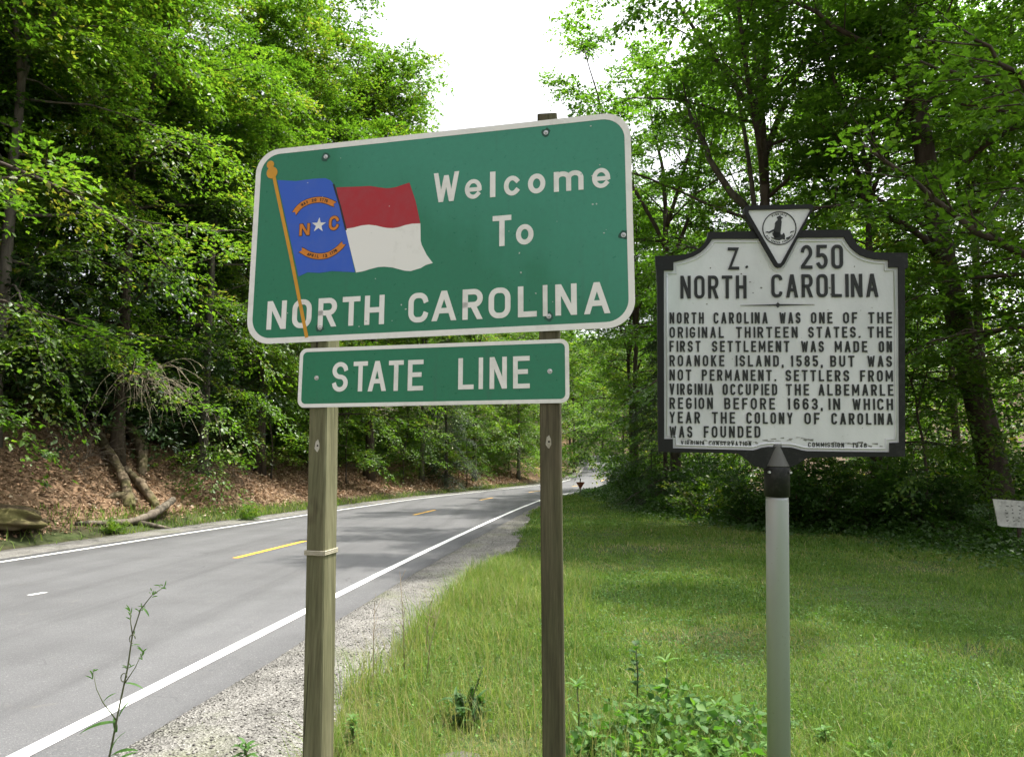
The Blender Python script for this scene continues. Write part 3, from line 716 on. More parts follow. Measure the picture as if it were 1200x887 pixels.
for lab, x, y, rz, s in [("small green tuft of leaves at the foot of the bank below the mossy trunks", -9.6, 17.4, 0, .3), ("small leafy bush at the road's far verge near the left post", -8.2, 22.4, 1, .4),
                         ("small leafy bush on the far verge right of the left post", -7.4, 28.5, 2, .45)]:
    Bsh("bright", lab, x, y, rz, s, "small bushes on the far verge", "small_bush")

# far woods that close the view
def far_woods():
    r = np.random.default_rng(77); pts = []
    def blob(cx, cy, n, R, H):
        a = r.random(n) * 6.28; q = r.random(n) ** .5 * R; h = r.random(n) ** .8
        q *= np.sqrt(np.clip(1 - (np.abs(h - .35) / .68) ** 2.2, .02, 1))
        x = cx + np.cos(a) * q; y = cy + np.sin(a) * q
        pts.append(np.stack([x, y, ground(np.full(n, cx), np.full(n, min(cy, 490))) + h * H], 1))
    for k in range(36):
        u = k / 45
        if k % 3: cx, cy = 30 + 36 * r.random(), 12 + 75 * u
        else: cx, cy = -45 + 110 * u, 140 + 30 * r.random()
        blob(cx, cy, 1500, 5.5, r.uniform(13, 19))
    for k in range(22): blob(-34 - 16 * r.random(), 8 + 100 * k / 22, 1300, 5.5, r.uniform(15, 20))
    for k in range(60): blob(-40 + 120 * r.random(), 150 + 60 * r.random(), 1500, 7, r.uniform(11, 17))
    P = np.concatenate(pts); n = len(P)
    N = r.normal(0, .6, (n, 3)); N[:, 2] += .8; Dr = r.normal(0, 1, (n, 3)); Dr[:, 2] -= .3
    ln = r.uniform(.3, .6, n)
    return tag(link("distant_woods", leaf_mesh("distant_woods", leaf_quads(P, Dr, N, ln, ln * .7), LEAF_LIT, np.clip(r.normal(.5, .2, n), 0, 1))), kind="stuff")
far_woods()
# ------------------------------------------------------------------ measured layout of the signs (metres in each sign's own plane)
POSE_BIG = [-0.3713,3.1573,2.6445,-0.2106,-0.0369,-0.0074]
POSE_MK = [1.1897,3.1244,2.0683,-0.1105,0.06,0.0139]
BIG_WH = [1.83,0.98]
SL = [[-0.6294,-0.5205],[0.6313,-0.5283],[0.628,-0.8056],[-0.6335,-0.7972]]
F_BLUE = [[-0.7964,0.3271],[-0.6955,0.3123],[-0.604,0.3152],[-0.5403,0.3118],[-0.5126,0.2986],[-0.4889,0.2674],[-0.4424,0.1111],[-0.3908,-0.085],[-0.3696,-0.1682],[-0.4257,-0.1617],[-0.4874,-0.1547],[-0.5491,-0.1596],[-0.6117,-0.1526],[-0.6579,-0.1705]]
F_RED = [[-0.4823,0.2606],[-0.3948,0.2552],[-0.3065,0.2505],[-0.2669,0.2408],[-0.2275,0.232],[-0.2015,0.2314],[-0.1757,0.2341],[-0.1457,0.2417],[-0.1117,0.2497],[-0.0797,0.1572],[-0.0536,0.0454],[-0.0941,0.047],[-0.1279,0.0429],[-0.1575,0.0352],[-0.1873,0.0325],[-0.2131,0.0354],[-0.2391,0.0416],[-0.274,0.0529],[-0.3089,0.0591],[-0.3437,0.0584],[-0.3872,0.0508],[-0.4266,0.0479]]
F_WHITE = [[-0.4266,0.0479],[-0.3872,0.0508],[-0.3437,0.0584],[-0.3089,0.0591],[-0.274,0.0529],[-0.2391,0.0416],[-0.2131,0.0354],[-0.1873,0.0325],[-0.1575,0.0352],[-0.1279,0.0429],[-0.0941,0.047],[-0.0536,0.0454],[-0.0501,-0.0384],[-0.0449,-0.0584],[-0.0195,-0.1085],[0.0103,-0.1489],[-0.0234,-0.1562],[-0.0474,-0.169],[-0.0959,-0.1802],[-0.1253,-0.1763],[-0.1551,-0.1667],[-0.1849,-0.157],[-0.2248,-0.1505],[-0.2547,-0.1504],[-0.2945,-0.1575],[-0.3293,-0.166],[-0.3645,-0.1696]]
F_FOLD = [[-0.4954,0.2741],[-0.4578,0.1643],[-0.4239,0.0451]]
F_POLE = [[-0.8151,0.3451],[-0.7033,-0.0631],[-0.602,-0.4603]]
F_BALL = [[-0.8267,0.3678],[-0.8377,0.4105]]
F_RIB1 = [[-0.6974,0.1477],[-0.6744,0.1756],[-0.6457,0.1947],[-0.6068,0.2053],[-0.5676,0.207],[-0.5347,0.199],[-0.5115,0.1881],[-0.4838,0.1744]]
F_RIB2 = [[-0.6525,-0.0375],[-0.6302,-0.0534],[-0.6002,-0.0698],[-0.5545,-0.0804],[-0.5097,-0.0773],[-0.4784,-0.0623],[-0.4536,-0.0456],[-0.4316,-0.0214]]
F_STAR = [[-0.564,0.0777]]
F_N = [[-0.6631,0.0899],[-0.6104,0.0311]]
F_C = [[-0.5111,0.1167],[-0.4601,0.0462]]
BOLTS_BIG = [[-0.5434,0.4231],[0.5368,0.4286],[0.8733,-0.0814],[-0.535,-0.4248],[0.544,-0.4248]]
BOLTS_SL = [[-0.5414,-0.661],[0.5465,-0.6671]]
T_BIG = [["W",0.0078,0.1301,0.1402,0.2831],["e",0.1586,0.2383,0.1423,0.2371],["c",0.3422,0.4193,0.1418,0.2361],["o",0.4533,0.5326,0.1415,0.2355],["m",0.5711,0.7036,0.1411,0.2346],["e",0.742,0.8216,0.1408,0.2338],["l",0.2774,0.3025,0.1423,0.2643],["T",0.2906,0.3767,-0.0921,0.0514],["o",0.3979,0.4777,-0.0928,0.002],["N",-0.8113,-0.7112,-0.4218,-0.2837],["O",-0.6799,-0.5814,-0.4221,-0.2839],["R",-0.5474,-0.4536,-0.4223,-0.2842],["T",-0.4252,-0.3378,-0.4225,-0.2844],["H",-0.3148,-0.2187,-0.4227,-0.2846],["C",-0.1015,-0.0069,-0.4234,-0.2857],["A",0.0088,0.1256,-0.4213,-0.2825],["R",0.1538,0.2471,-0.422,-0.283],["O",0.274,0.3732,-0.4226,-0.2835],["L",0.4068,0.4908,-0.4232,-0.2841],["I",0.5177,0.5383,-0.4236,-0.2844],["N",0.573,0.6666,-0.4241,-0.2848],["A",0.6972,0.8099,-0.4247,-0.2853]]
T_SL = [["S",-0.4629,-0.3862,-0.7286,-0.5913],["T",-0.3594,-0.2905,-0.7299,-0.5922],["A",-0.2875,-0.1999,-0.731,-0.593],["T",-0.1882,-0.1179,-0.7322,-0.5939],["E",-0.0969,-0.0246,-0.7334,-0.5948],["L",0.138,0.2081,-0.7347,-0.5953],["I",0.231,0.2502,-0.7356,-0.5956],["N",0.2803,0.3572,-0.7365,-0.596],["E",0.3851,0.4583,-0.7377,-0.5965]]
MK_OUT = [[-0.5415,0.4541],[-0.4988,0.4541],[-0.4182,0.4564],[-0.3854,0.4649],[-0.3598,0.4757],[-0.3415,0.4881],[-0.3269,0.5029],[-0.3144,0.5222],[-0.307,0.5401],[-0.3047,0.5597],[-0.1997,0.5596],[-0.092,0.5603],[0.1124,0.5587],[0.2073,0.5581],[0.3121,0.5565],[0.3139,0.5403],[0.3219,0.5217],[0.3319,0.5031],[0.3441,0.4859],[0.3626,0.4716],[0.3865,0.4601],[0.414,0.4538],[0.4484,0.4509],[0.5511,0.4476],[0.5497,0.3821],[0.5373,0.3786],[0.5312,0.0965],[0.5215,-0.3822],[0.5201,-0.4424],[0.4607,-0.4446],[0.3895,-0.4456],[0.1772,-0.4505],[0.115,-0.4528],[0.0729,-0.4806],[0.0239,-0.5029],[-0.0688,-0.5043],[-0.1108,-0.4941],[-0.1527,-0.4586],[-0.1808,-0.4394],[-0.2873,-0.4371],[-0.5028,-0.4362],[-0.5303,-0.4358],[-0.5315,-0.3718],[-0.5325,0.3091],[-0.5359,0.377]]
MK_IN = [[-0.5028,0.3878],[-0.4603,0.3871],[-0.4601,0.4248],[-0.4111,0.4352],[-0.3672,0.451],[-0.338,0.4678],[-0.3161,0.4876],[-0.2978,0.5098],[-0.2853,0.5291],[-0.2,0.5274],[-0.0995,0.5245],[0.1014,0.5263],[0.1717,0.5248],[0.285,0.5239],[0.2938,0.5053],[0.3107,0.4799],[0.3298,0.459],[0.3516,0.4424],[0.3791,0.4309],[0.4134,0.4223],[0.4704,0.4176],[0.4697,0.3855],[0.5108,0.3849],[0.5074,0.0966],[0.4992,-0.3825],[0.4586,-0.3843],[0.4578,-0.4241],[0.2808,-0.4249],[0.1154,-0.4241],[0.0877,-0.4201],[0.0635,-0.4132],[0.0461,-0.4091],[-0.0027,-0.4075],[-0.0517,-0.4067],[-0.0818,-0.4121],[-0.0994,-0.4188],[-0.1171,-0.4234],[-0.2161,-0.4217],[-0.3587,-0.4197],[-0.4666,-0.4181],[-0.4663,-0.377],[-0.5047,-0.3774],[-0.504,0.1026]]
MK_TRI_OUT = [[-0.1471,0.6556],[-0.1462,0.6655],[-0.1393,0.6721],[-0.1297,0.6735],[0.0048,0.6731],[0.1381,0.672],[0.1492,0.6694],[0.1529,0.6618],[0.1508,0.652],[0.0239,0.4037],[0.0125,0.3921],[0.0012,0.3908],[-0.01,0.3937],[-0.0193,0.4056],[-0.1453,0.6376]]
MK_TRI_IN = [[-0.1273,0.6511],[-0.1204,0.6541],[0.0045,0.6533],[0.1322,0.654],[0.1396,0.6515],[0.1388,0.6444],[0.0128,0.4141],[0.007,0.4079],[-0.0031,0.4081],[-0.0075,0.4145],[-0.1274,0.6392]]
MK_TRI_GROOVE = [[0.106,0.5212],[0.0965,0.5155],[0.0293,0.3891],[0.016,0.3776],[0.001,0.3751],[-0.0159,0.3781],[-0.0326,0.3921],[-0.0935,0.5154],[-0.1028,0.5255]]
MK_SEAL = [[0.0061,0.5687],[0.0801,0.567],[0.0051,0.4925]]
MK_FIG = [[[-0.0034,0.6203],[0.0011,0.6217],[0.008,0.6259],[0.011,0.6278],[0.0132,0.6215],[0.0229,0.6149],[0.0176,0.6126],[0.0153,0.6099],[0.0145,0.604],[0.0167,0.6],[0.0149,0.5803],[0.0107,0.5488],[0.012,0.533],[-0.0009,0.5254],[-0.0167,0.5257],[-0.0193,0.5534],[-0.0122,0.5849],[-0.0136,0.5908],[-0.0074,0.6006],[-0.0014,0.6044],[-0.0005,0.6115],[-0.0042,0.6155]],[[-0.0552,0.5518],[-0.0476,0.5556],[-0.0401,0.5531],[-0.0268,0.5607],[-0.0173,0.5652],[-0.0148,0.5573],[-0.025,0.5528],[-0.0375,0.5467],[-0.0439,0.5492]],[[-0.0251,0.5476],[-0.0118,0.5552],[0.007,0.5469],[0.0099,0.5409],[0.0181,0.5388],[0.0227,0.5466],[0.0272,0.5445],[0.0301,0.5334],[0.0292,0.5208],[0.031,0.5161],[0.0179,0.5191],[0.0065,0.5134],[-0.0085,0.5157],[-0.0272,0.524],[-0.0302,0.5307],[-0.0197,0.5258],[-0.0122,0.5225],[-0.0214,0.5357]],[[0.0521,0.5479],[0.0559,0.5534],[0.0709,0.5554],[0.0694,0.5523],[0.0596,0.5493],[0.0543,0.5455]],[[0.0348,0.5246],[0.0443,0.5276],[0.0556,0.5344],[0.0571,0.5321],[0.0461,0.522],[0.0359,0.5175]]]
T_MK = [["Z",-0.2175,-0.1687,0.3872,0.3864,0.1006],["250",0.1,0.2801,0.3859,0.3838,0.107],["NORTH",-0.4287,-0.1375,0.2585,0.2555,0.1035],["CAROLINA",-0.029,0.4263,0.2588,0.2557,0.1029],["NORTH",-0.4782,-0.3259,0.1446,0.1436,0.0502],["CAROLINA",-0.2826,-0.0467,0.1434,0.1419,0.0498],["WAS",0.0046,0.0946,0.1416,0.141,0.0494],["ONE",0.1395,0.2308,0.1407,0.1402,0.0492],["OF",0.2761,0.3359,0.1399,0.1395,0.049],["THE",0.383,0.4813,0.1392,0.1386,0.0488],["ORIGINAL",-0.4785,-0.2385,0.0795,0.0785,0.049],["THIRTEEN",-0.1847,0.0812,0.0782,0.0771,0.0487],["STATES.",0.1269,0.3466,0.0769,0.0759,0.0484],["THE",0.3796,0.4799,0.0758,0.0753,0.0482],["FIRST",-0.4788,-0.3411,0.0162,0.0154,0.0496],["SETTLEMENT",-0.2907,0.0452,0.0152,0.0134,0.0493],["WAS",0.0964,0.1921,0.0131,0.0126,0.0489],["MADE",0.2392,0.3752,0.0123,0.0116,0.0487],["ON",0.4241,0.4786,0.0113,0.0111,0.0485],["ROANOKE",-0.4791,-0.2374,-0.049,-0.05,0.0495],["ISLAND,",-0.1875,0.0179,-0.0502,-0.0511,0.0491],["1585,",0.0498,0.1845,-0.0513,-0.0518,0.0488],["BUT",0.2186,0.3202,-0.052,-0.0524,0.0486],["WAS",0.3757,0.4773,-0.0526,-0.0531,0.0484],["NOT",-0.4794,-0.383,-0.1136,-0.114,0.0491],["PERMANENT.",-0.3364,-0.0148,-0.1142,-0.1155,0.0491],["SETTLERS",0.0273,0.2971,-0.1156,-0.1167,0.0491],["FROM",0.3437,0.4795,-0.1169,-0.1175,0.049],["VIRGINIA",-0.4797,-0.2863,-0.1781,-0.1784,0.0501],["OCCUPIED",-0.2456,-0.0098,-0.1784,-0.1788,0.0499],["THE",0.0283,0.1263,-0.1788,-0.179,0.0497],["ALBEMARLE",0.1666,0.4803,-0.179,-0.1794,0.0494],["REGION",-0.48,-0.2891,-0.2421,-0.2421,0.0511],["BEFORE",-0.2391,-0.0201,-0.2421,-0.2421,0.0506],["1663,",0.0333,0.1819,-0.2421,-0.2421,0.0502],["IN",0.2086,0.2568,-0.2421,-0.2421,0.05],["WHICH",0.3096,0.4776,-0.2421,-0.242,0.0497],["YEAR",-0.4803,-0.3456,-0.3059,-0.3059,0.051],["THE",-0.2933,-0.1933,-0.3059,-0.3059,0.0508],["COLONY",-0.1437,0.0547,-0.3059,-0.306,0.0505],["OF",0.1049,0.1697,-0.306,-0.306,0.0503],["CAROLINA",0.2194,0.4755,-0.306,-0.306,0.05],["WAS",-0.4806,-0.3798,-0.3711,-0.3701,0.0513],["FOUNDED",-0.3296,-0.0843,-0.3696,-0.367,0.0509],["VIRGINIA",-0.4304,-0.327,-0.405,-0.4052,0.0214],["CONSERVATION",-0.3084,-0.1239,-0.4053,-0.4057,0.0212],["COMMISSION",0.1195,0.2706,-0.4064,-0.4067,0.0209],["1946",0.3063,0.3655,-0.4068,-0.407,0.0208]]
MK_RULE = [[-0.1656,0.2242],[-0.002,0.2244],[0.1565,0.2247]]
MK_DOT = [[-0.1351,0.3983]]
MK_SCUFF = [[-0.1585,0.3674],[-0.1217,0.3297],[-0.2951,0.3957],[-0.3108,0.2315],[-0.1094,0.2813],[-0.0735,0.3031],[0.2271,0.2698],[0.2206,0.2992],[0.3299,0.3929]]
# ------------------------------------------------------------------ signs: local (u right, v up, n towards the viewer)
def rot3(yaw, pitch, roll):
    return np.array(Matrix.Rotation(yaw, 3, 'Z') @ Matrix.Rotation(pitch, 3, 'X') @ Matrix.Rotation(roll, 3, 'Y'))
class Plane:
    def __init__(s, pose): s.c = np.array(pose[:3]); s.R = rot3(*pose[3:6])
    def __call__(s, u, v, n=0.0):
        u, v, n = np.broadcast_arrays(np.asarray(u, float), np.asarray(v, float), np.asarray(n, float))
        return s.c + np.stack([u, -n, v], -1) @ s.R.T
PB = Plane(POSE_BIG); PM = Plane(POSE_MK)
MATX = {}

def prism(mb, pl, poly, n0, n1, m=0, bevel=0.0):
    """solid slab with outline poly between depths n0 (back) and n1 (front)"""
    P = np.array(poly, float); k = len(P)
    if ((P[:, 0] * np.roll(P[:, 1], -1) - np.roll(P[:, 0], -1) * P[:, 1]).sum()) < 0: P = P[::-1]
    back = pl(P[:, 0], P[:, 1], n0); front = pl(P[:, 0], P[:, 1], n1)
    tris = tessellate_polygon([[Vector((a, b, 0)) for a, b in P]])
    F = []
    for t in tris:
        a, b, c = (P[i] for i in t)
        if (b[0] - a[0]) * (c[1] - a[1]) - (b[1] - a[1]) * (c[0] - a[0]) < 0: t = t[::-1]
        F.append([i + k for i in t]); F.append(list(t[::-1]))
    for i in range(k):
        j = (i + 1) % k; F.append([i, j, j + k, i + k])
    mb.add(np.concatenate([back, front]), F, m)

def ring(mb, pl, outer, inner, n0, n1, m=0):
    """slab with a hole (outline minus inner outline)"""
    o = [Vector((a, b, 0)) for a, b in outer]; i_ = [Vector((a, b, 0)) for a, b in inner]
    A = np.array(list(outer) + list(inner), float); k, ko = len(A), len(outer)
    V = np.concatenate([pl(A[:, 0], A[:, 1], n0), pl(A[:, 0], A[:, 1], n1)])
    F = []
    for t in tessellate_polygon([o, i_]):
        a, b, c = (A[q] for q in t)
        if (b[0] - a[0]) * (c[1] - a[1]) - (b[1] - a[1]) * (c[0] - a[0]) < 0: t = t[::-1]
        F.append([q + k for q in t]); F.append(list(t[::-1]))
    def side(lo, hi, flip):
        P = A[lo:hi]; area = (P[:, 0] * np.roll(P[:, 1], -1) - np.roll(P[:, 0], -1) * P[:, 1]).sum()
        for q in range(lo, hi):
            w = q + 1 if q + 1 < hi else lo
            f = [q, w, w + k, q + k]
            F.append(f if (area > 0) != flip else f[::-1])
    side(0, ko, False); side(ko, k, True)
    mb.add(V, F, m)

def rrect(u0, v0, u1, v1, r, n=10):
    out = []
    for cx, cy_, a0 in ((u1 - r, v1 - r, 0), (u0 + r, v1 - r, 90), (u0 + r, v0 + r, 180), (u1 - r, v0 + r, 270)):
        for k in range(n + 1):
            a = rad(a0 + 90 * k / n); out.append((cx + r * math.cos(a), cy_ + r * math.sin(a)))
    return out

# stroke lettering --------------------------------------------------------------
def arc(cx, cy_, rx, ry, a0, a1, n=12):
    return [(cx + rx * math.cos(rad(a0 + (a1 - a0) * k / n)), cy_ + ry * math.sin(rad(a0 + (a1 - a0) * k / n))) for k in range(n + 1)]
def glyph(ch, q, rx=0.5):
    """strokes of a letter in its unit box; q is the height of a corner curve, rx its width"""
    E = arc; q = min(q, 0.5)
    def oval(): return E(1 - rx, 1 - q, rx, q, 0, 90, 8) + E(rx, 1 - q, rx, q, 90, 180, 8) + E(rx, q, rx, q, 180, 270, 8) + E(1 - rx, q, rx, q, 270, 360, 8)
    up = lambda a: E(1 - rx, 1 - q, rx, q, a, 90, 8) + E(rx, 1 - q, rx, q, 90, 180, 8)
    dn = lambda a: E(rx, q, rx, q, 180, 270, 8) + E(1 - rx, q, rx, q, 270, a, 8)
    h = .25; qq = min(q, h)
    G = {
        'I': [[(.5, 0), (.5, 1)]], 'l': [[(.5, 0), (.5, 1)]], '1': [[(.62, 0), (.62, 1)], [(.62, 1), (.2, .8)]],
        'L': [[(0, 1), (0, 0), (1, 0)]], 'T': [[(0, 1), (1, 1)], [(.5, 1), (.5, 0)]], 'H': [[(0, 0), (0, 1)], [(1, 0), (1, 1)], [(0, .5), (1, .5)]],
        'E': [[(1, 1), (0, 1), (0, 0), (1, 0)], [(0, .52), (.85, .52)]], 'F': [[(1, 1), (0, 1), (0, 0)], [(0, .5), (.82, .5)]],
        'N': [[(0, 0), (0, 1)], [(1, 0), (1, 1)], [(0, 1), (1, 0)]], 'M': [[(0, 0), (0, 1)], [(1, 0), (1, 1)], [(0, 1), (.5, .2)], [(.5, .2), (1, 1)]],
        'W': [[(0, 1), (.25, 0)], [(.25, 0), (.5, .97)], [(.5, .97), (.75, 0)], [(.75, 0), (1, 1)]], 'V': [[(0, 1), (.5, 0)], [(.5, 0), (1, 1)]], 'A': [[(0, 0), (.5, 1)], [(.5, 1), (1, 0)], [(.2, .3), (.8, .3)]],
        'K': [[(0, 0), (0, 1)], [(1, 1), (.05, .38)], [(.36, .6), (1, 0)]], 'Y': [[(0, 1), (.5, .45), (1, 1)], [(.5, .45), (.5, 0)]],
        'X': [[(0, 0), (1, 1)], [(0, 1), (1, 0)]], 'Z': [[(0, 1), (1, 1), (0, 0), (1, 0)]],
        'O': [oval() + ['close']], '0': [oval() + ['close']], 'o': [E(.5, .5, .5, .5, 0, 360, 24)[:-1] + ['close']],
        'C': [up(18) + dn(342)], 'c': [E(.5, .5, .5, .5, 42, 318, 20)],
        'G': [up(18) + dn(360) + [(1, .44), (.55, .44)]],
        'U': [[(0, 1)] + dn(360) + [(1, 1)]], 'D': [E(1 - rx, 1 - q, rx, q, 0, 90, 8) + [(0, 1), (0, 0)] + E(1 - rx, q, rx, q, 270, 360, 8) + ['close']],
        'P': [[(0, 0), (0, 1)] + E(.6, 1 - h, .4, h, 90, -90, 10) + [(0, .5)]],
        'R': [[(0, 0), (0, 1)] + E(.6, .74, .4, .26, 90, -90, 10) + [(0, .48)], [(.5, .48), (1, 0)]],
        'B': [[(0, 0), (0, 1)] + E(.6, .755, .36, .245, 90, -90, 10) + [(0, .51)], [(.6, .51)] + E(.62, .255, .38, .255, 90, -90, 10) + [(0, 0)]],
        'S': [E(.5, .75, .5, h, 15, 90, 6) + E(.5, .75, .5, h, 90, 270, 12)[1:] + E(.5, .25, .5, h, 90, -90, 12)[1:] + E(.5, .25, .5, h, 270, 195, 6)[1:]],
        '2': [E(.5, .72, .5, .28, 165, 0, 10) + E(.5, .72, .5, .28, 0, -35, 3)[1:] + [(0, .05), (0, 0), (1, 0)]],
        '3': [E(.5, .75, .48, h, 160, -90, 14), E(.5, .25, .5, h, 90, -160, 14)],
        '4': [[(.75, 0), (.75, 1), (0, .28), (1, .28)]],
        '5': [[(.92, 1), (.08, 1), (.04, .56)] + E(.5, .3, .5, .3, 120, -150, 14)],
        '6': [E(.5, 1 - q, .5, q, 25, 180, 8) + E(.5, .3, .5, .3, 180, 360, 12) + E(.5, .3, .5, .3, 0, 165, 10)[1:]],
        '7': [[(0, 1), (1, 1), (.35, 0)]], '8': [E(.5, .76, .44, .24, -90, 270, 20)[:-1] + ['close'], E(.5, .26, .5, .26, -90, 270, 20)[:-1] + ['close']],
        '9': [E(.5, .7, .5, .3, 0, 360, 20) + E(.5, q, .5, q, 0, -155, 8)],
        'e': [[(.12, .47), (.9, .47)], E(.5, .5, .5, .5, 0, 318, 22)], 'm': [[(0, 0), (0, 1)], [(0, .55)] + E(.25, .68, .25, .32, 180, 0, 10) + [(.5, 0)], [(.5, .6)] + E(.75, .68, .25, .32, 180, 0, 10) + [(1, 0)]],
        '.': [[(.5, 0), (.5, .001)]], ',': [[(.6, .02), (.3, -.14)]],
    }
    return G[ch]

def stroke(mb, pl, pts, t, n0, n1, lo, hi, m=0, closed=False, clip=True):
    """raised ribbon of width t along pts, ends squared and clipped to the letter box"""
    P = np.array(pts, float)
    keep = [0] + [i for i in range(1, len(P)) if np.hypot(*(P[i] - P[i - 1])) > 1e-6]; P = P[keep]
    if not closed and len(P) > 1:
        d = P[0] - P[1]; P[0] = P[0] + d / np.hypot(*d) * t / 2
        d = P[-1] - P[-2]; P[-1] = P[-1] + d / np.hypot(*d) * t / 2
    k = len(P); L, Rr = [], []
    for i in range(k):
        a = P[i] - P[i - 1] if (i or closed) else P[1] - P[0]
        b = P[(i + 1) % k] - P[i] if (i < k - 1 or closed) else P[-1] - P[-2]
        a = a / np.hypot(*a); b = b / np.hypot(*b)
        na = np.array([-a[1], a[0]]); nb = np.array([-b[1], b[0]])
        mm = na + nb; mm = mm / max(np.hypot(*mm), 1e-6); s = t / 2 / max(mm @ na, 0.28)
        L.append(P[i] + mm * s); Rr.append(P[i] - mm * s)
    L, Rr = np.array(L), np.array(Rr)
    if clip:
        for A in (L, Rr):
            A[:, 0] = np.clip(A[:, 0], lo[0], hi[0]); A[:, 1] = np.clip(A[:, 1], lo[1], hi[1])
    A = np.concatenate([L, Rr]); V = np.concatenate([pl(A[:, 0], A[:, 1], n1), pl(A[:, 0], A[:, 1], n0)])
    F = []; K = 2 * k
    for i in range(k if closed else k - 1):
        j = (i + 1) % k
        F += [[i, i + k, j + k, j], [i, j, j + K, i + K], [j + k, i + k, i + k + K, j + k + K]]
    if not closed: F += [[0, K, k + K, k], [k - 1, 2 * k - 1, 2 * k - 1 + K, k - 1 + K]]
    mb.add(V, F, m)

def slant(mb, pl, ends, mids, t, n0, n1, ulo, uhi, slope, uc):
    """straight diagonal stroke whose ends are cut level with the line of writing"""
    (xa, ya), (xb, yb) = mids; dx, dy = xb - xa, yb - ya; L = math.hypot(dx, dy); hw = t / 2 * L / abs(dy)
    q = []
    for (x, y), sg in ((ends[0], 1), (ends[1], -1)):
        xc = xa + dx * (y - ya) / dy
        q += [(xc - hw * sg, y), (xc + hw * sg, y)]
    P = np.array([(min(max(x, ulo), uhi), y + slope * (x - uc)) for x, y in q])
    if ((P[:, 0] * np.roll(P[:, 1], -1) - np.roll(P[:, 0], -1) * P[:, 1]).sum()) < 0: P = P[::-1]
    V = np.concatenate([pl(P[:, 0], P[:, 1], n0), pl(P[:, 0], P[:, 1], n1)])
    mb.add(V, [[4, 5, 6, 7]] + [[i, (i + 1) % 4, (i + 1) % 4 + 4, i + 4] for i in range(4)])
_lift = [0]
def put_glyph(mb, pl, ch, u0, u1, v0, v1, t, n, depth, shear=0.0, rx=0.5, qk=0.56, m=0, slope=0.0):
    w, h = u1 - u0, v1 - v0
    if ch in 'Il': t = min(t, w * 1.0) if w < t * 1.3 else t
    iw, ih = max(w - t, 1e-5), h - t
    q = min(0.5, qk * iw / max(ih, 1e-5) * (rx / 0.5))
    for s in glyph(ch, q, rx):
        closed = s[-1] == 'close'
        if ch != ',' and len(s) == 2 and abs(s[0][0] - s[1][0]) > .02 and abs(s[0][1] - s[1][1]) > .1:
            _lift[0] = (_lift[0] + 1) % 5
            slant(mb, pl, [(u0 + t / 2 + x * iw, v0 + (0 if y < .01 else h if y > .99 else t / 2 + y * ih)) for x, y in s], [(u0 + t / 2 + x * iw, v0 + (0 if y < .01 else h if y > .99 else t / 2 + y * ih)) for x, y in s],
                  t, n, n + depth + _lift[0] * 0.00012, u0, u1, slope, (u0 + u1) / 2)
            continue
        pts = [p for p in s if p != 'close']
        pts = [(u0 + t / 2 + x * iw, v0 + t / 2 + y * ih + slope * (x - .5) * w) for x, y in pts]
        _lift[0] = (_lift[0] + 1) % 5
        low = v0 - (0.3 * h if ch == ',' else 0) - abs(slope) * w
        stroke(mb, pl, pts, t, n, n + depth + _lift[0] * 0.00012, (u0, low), (u1, v1 + abs(slope) * w), m, closed)

REL = {'I': .16, '1': .55, '.': .26, ',': .26, 'M': 1.22, 'W': 1.3, 'L': .9, 'E': .9, 'F': .88, 'A': 1.06, 'V': 1.05}
def put_word(mb, pl, word, u0, u1, va, vb, h, tk, n, depth, rx=0.5, gap=.42, qk=.62, m=0):
    rel = [REL.get(c, 1.0) for c in word]
    t = tk * h
    # letter cells scale together; the stroke-thick letter I keeps its stroke width
    k = (u1 - u0) / (sum(rel) + gap * (len(word) - 1))
    x = u0
    for c, r in zip(word, rel):
        w = max(k * r, t * 1.02)
        f = (x + w / 2 - u0) / (u1 - u0); v = va + (vb - va) * f
        put_glyph(mb, pl, c, x, x + w, v, v + h, t * (.8 if c in 'WM' else 1), n, depth, rx=rx, qk=qk, m=m, slope=(vb - va) / (u1 - u0))
        x += k * r + k * gap

# sign materials
def sheeting(name, base, fade_sheen, amount=0.55):
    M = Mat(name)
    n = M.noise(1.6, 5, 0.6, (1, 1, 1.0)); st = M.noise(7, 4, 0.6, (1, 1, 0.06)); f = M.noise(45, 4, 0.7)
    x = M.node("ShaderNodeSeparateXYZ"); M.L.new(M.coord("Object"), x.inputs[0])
    up = M.math('MULTIPLY', M.math('ADD', x.outputs[0], 0.0), 0.6); hi = M.math('MULTIPLY', M.math('SUBTRACT', x.outputs[2], 2.55), 0.9)  # paler at upper right: faded sheeting, with a reflection painted into the colour
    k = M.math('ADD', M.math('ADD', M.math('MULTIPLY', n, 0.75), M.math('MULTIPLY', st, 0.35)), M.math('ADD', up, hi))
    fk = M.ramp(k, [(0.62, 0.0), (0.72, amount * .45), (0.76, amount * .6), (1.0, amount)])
    c = M.mix(fk, base, fade_sheen)
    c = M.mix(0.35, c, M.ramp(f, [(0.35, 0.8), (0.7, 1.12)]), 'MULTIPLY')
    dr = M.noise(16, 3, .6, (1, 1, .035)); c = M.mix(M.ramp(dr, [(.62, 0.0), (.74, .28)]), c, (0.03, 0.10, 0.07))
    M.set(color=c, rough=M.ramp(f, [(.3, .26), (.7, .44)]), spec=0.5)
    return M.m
GREEN = sheeting("green_sheeting", (0.008, 0.165, 0.082), (0.045, 0.27, 0.185))
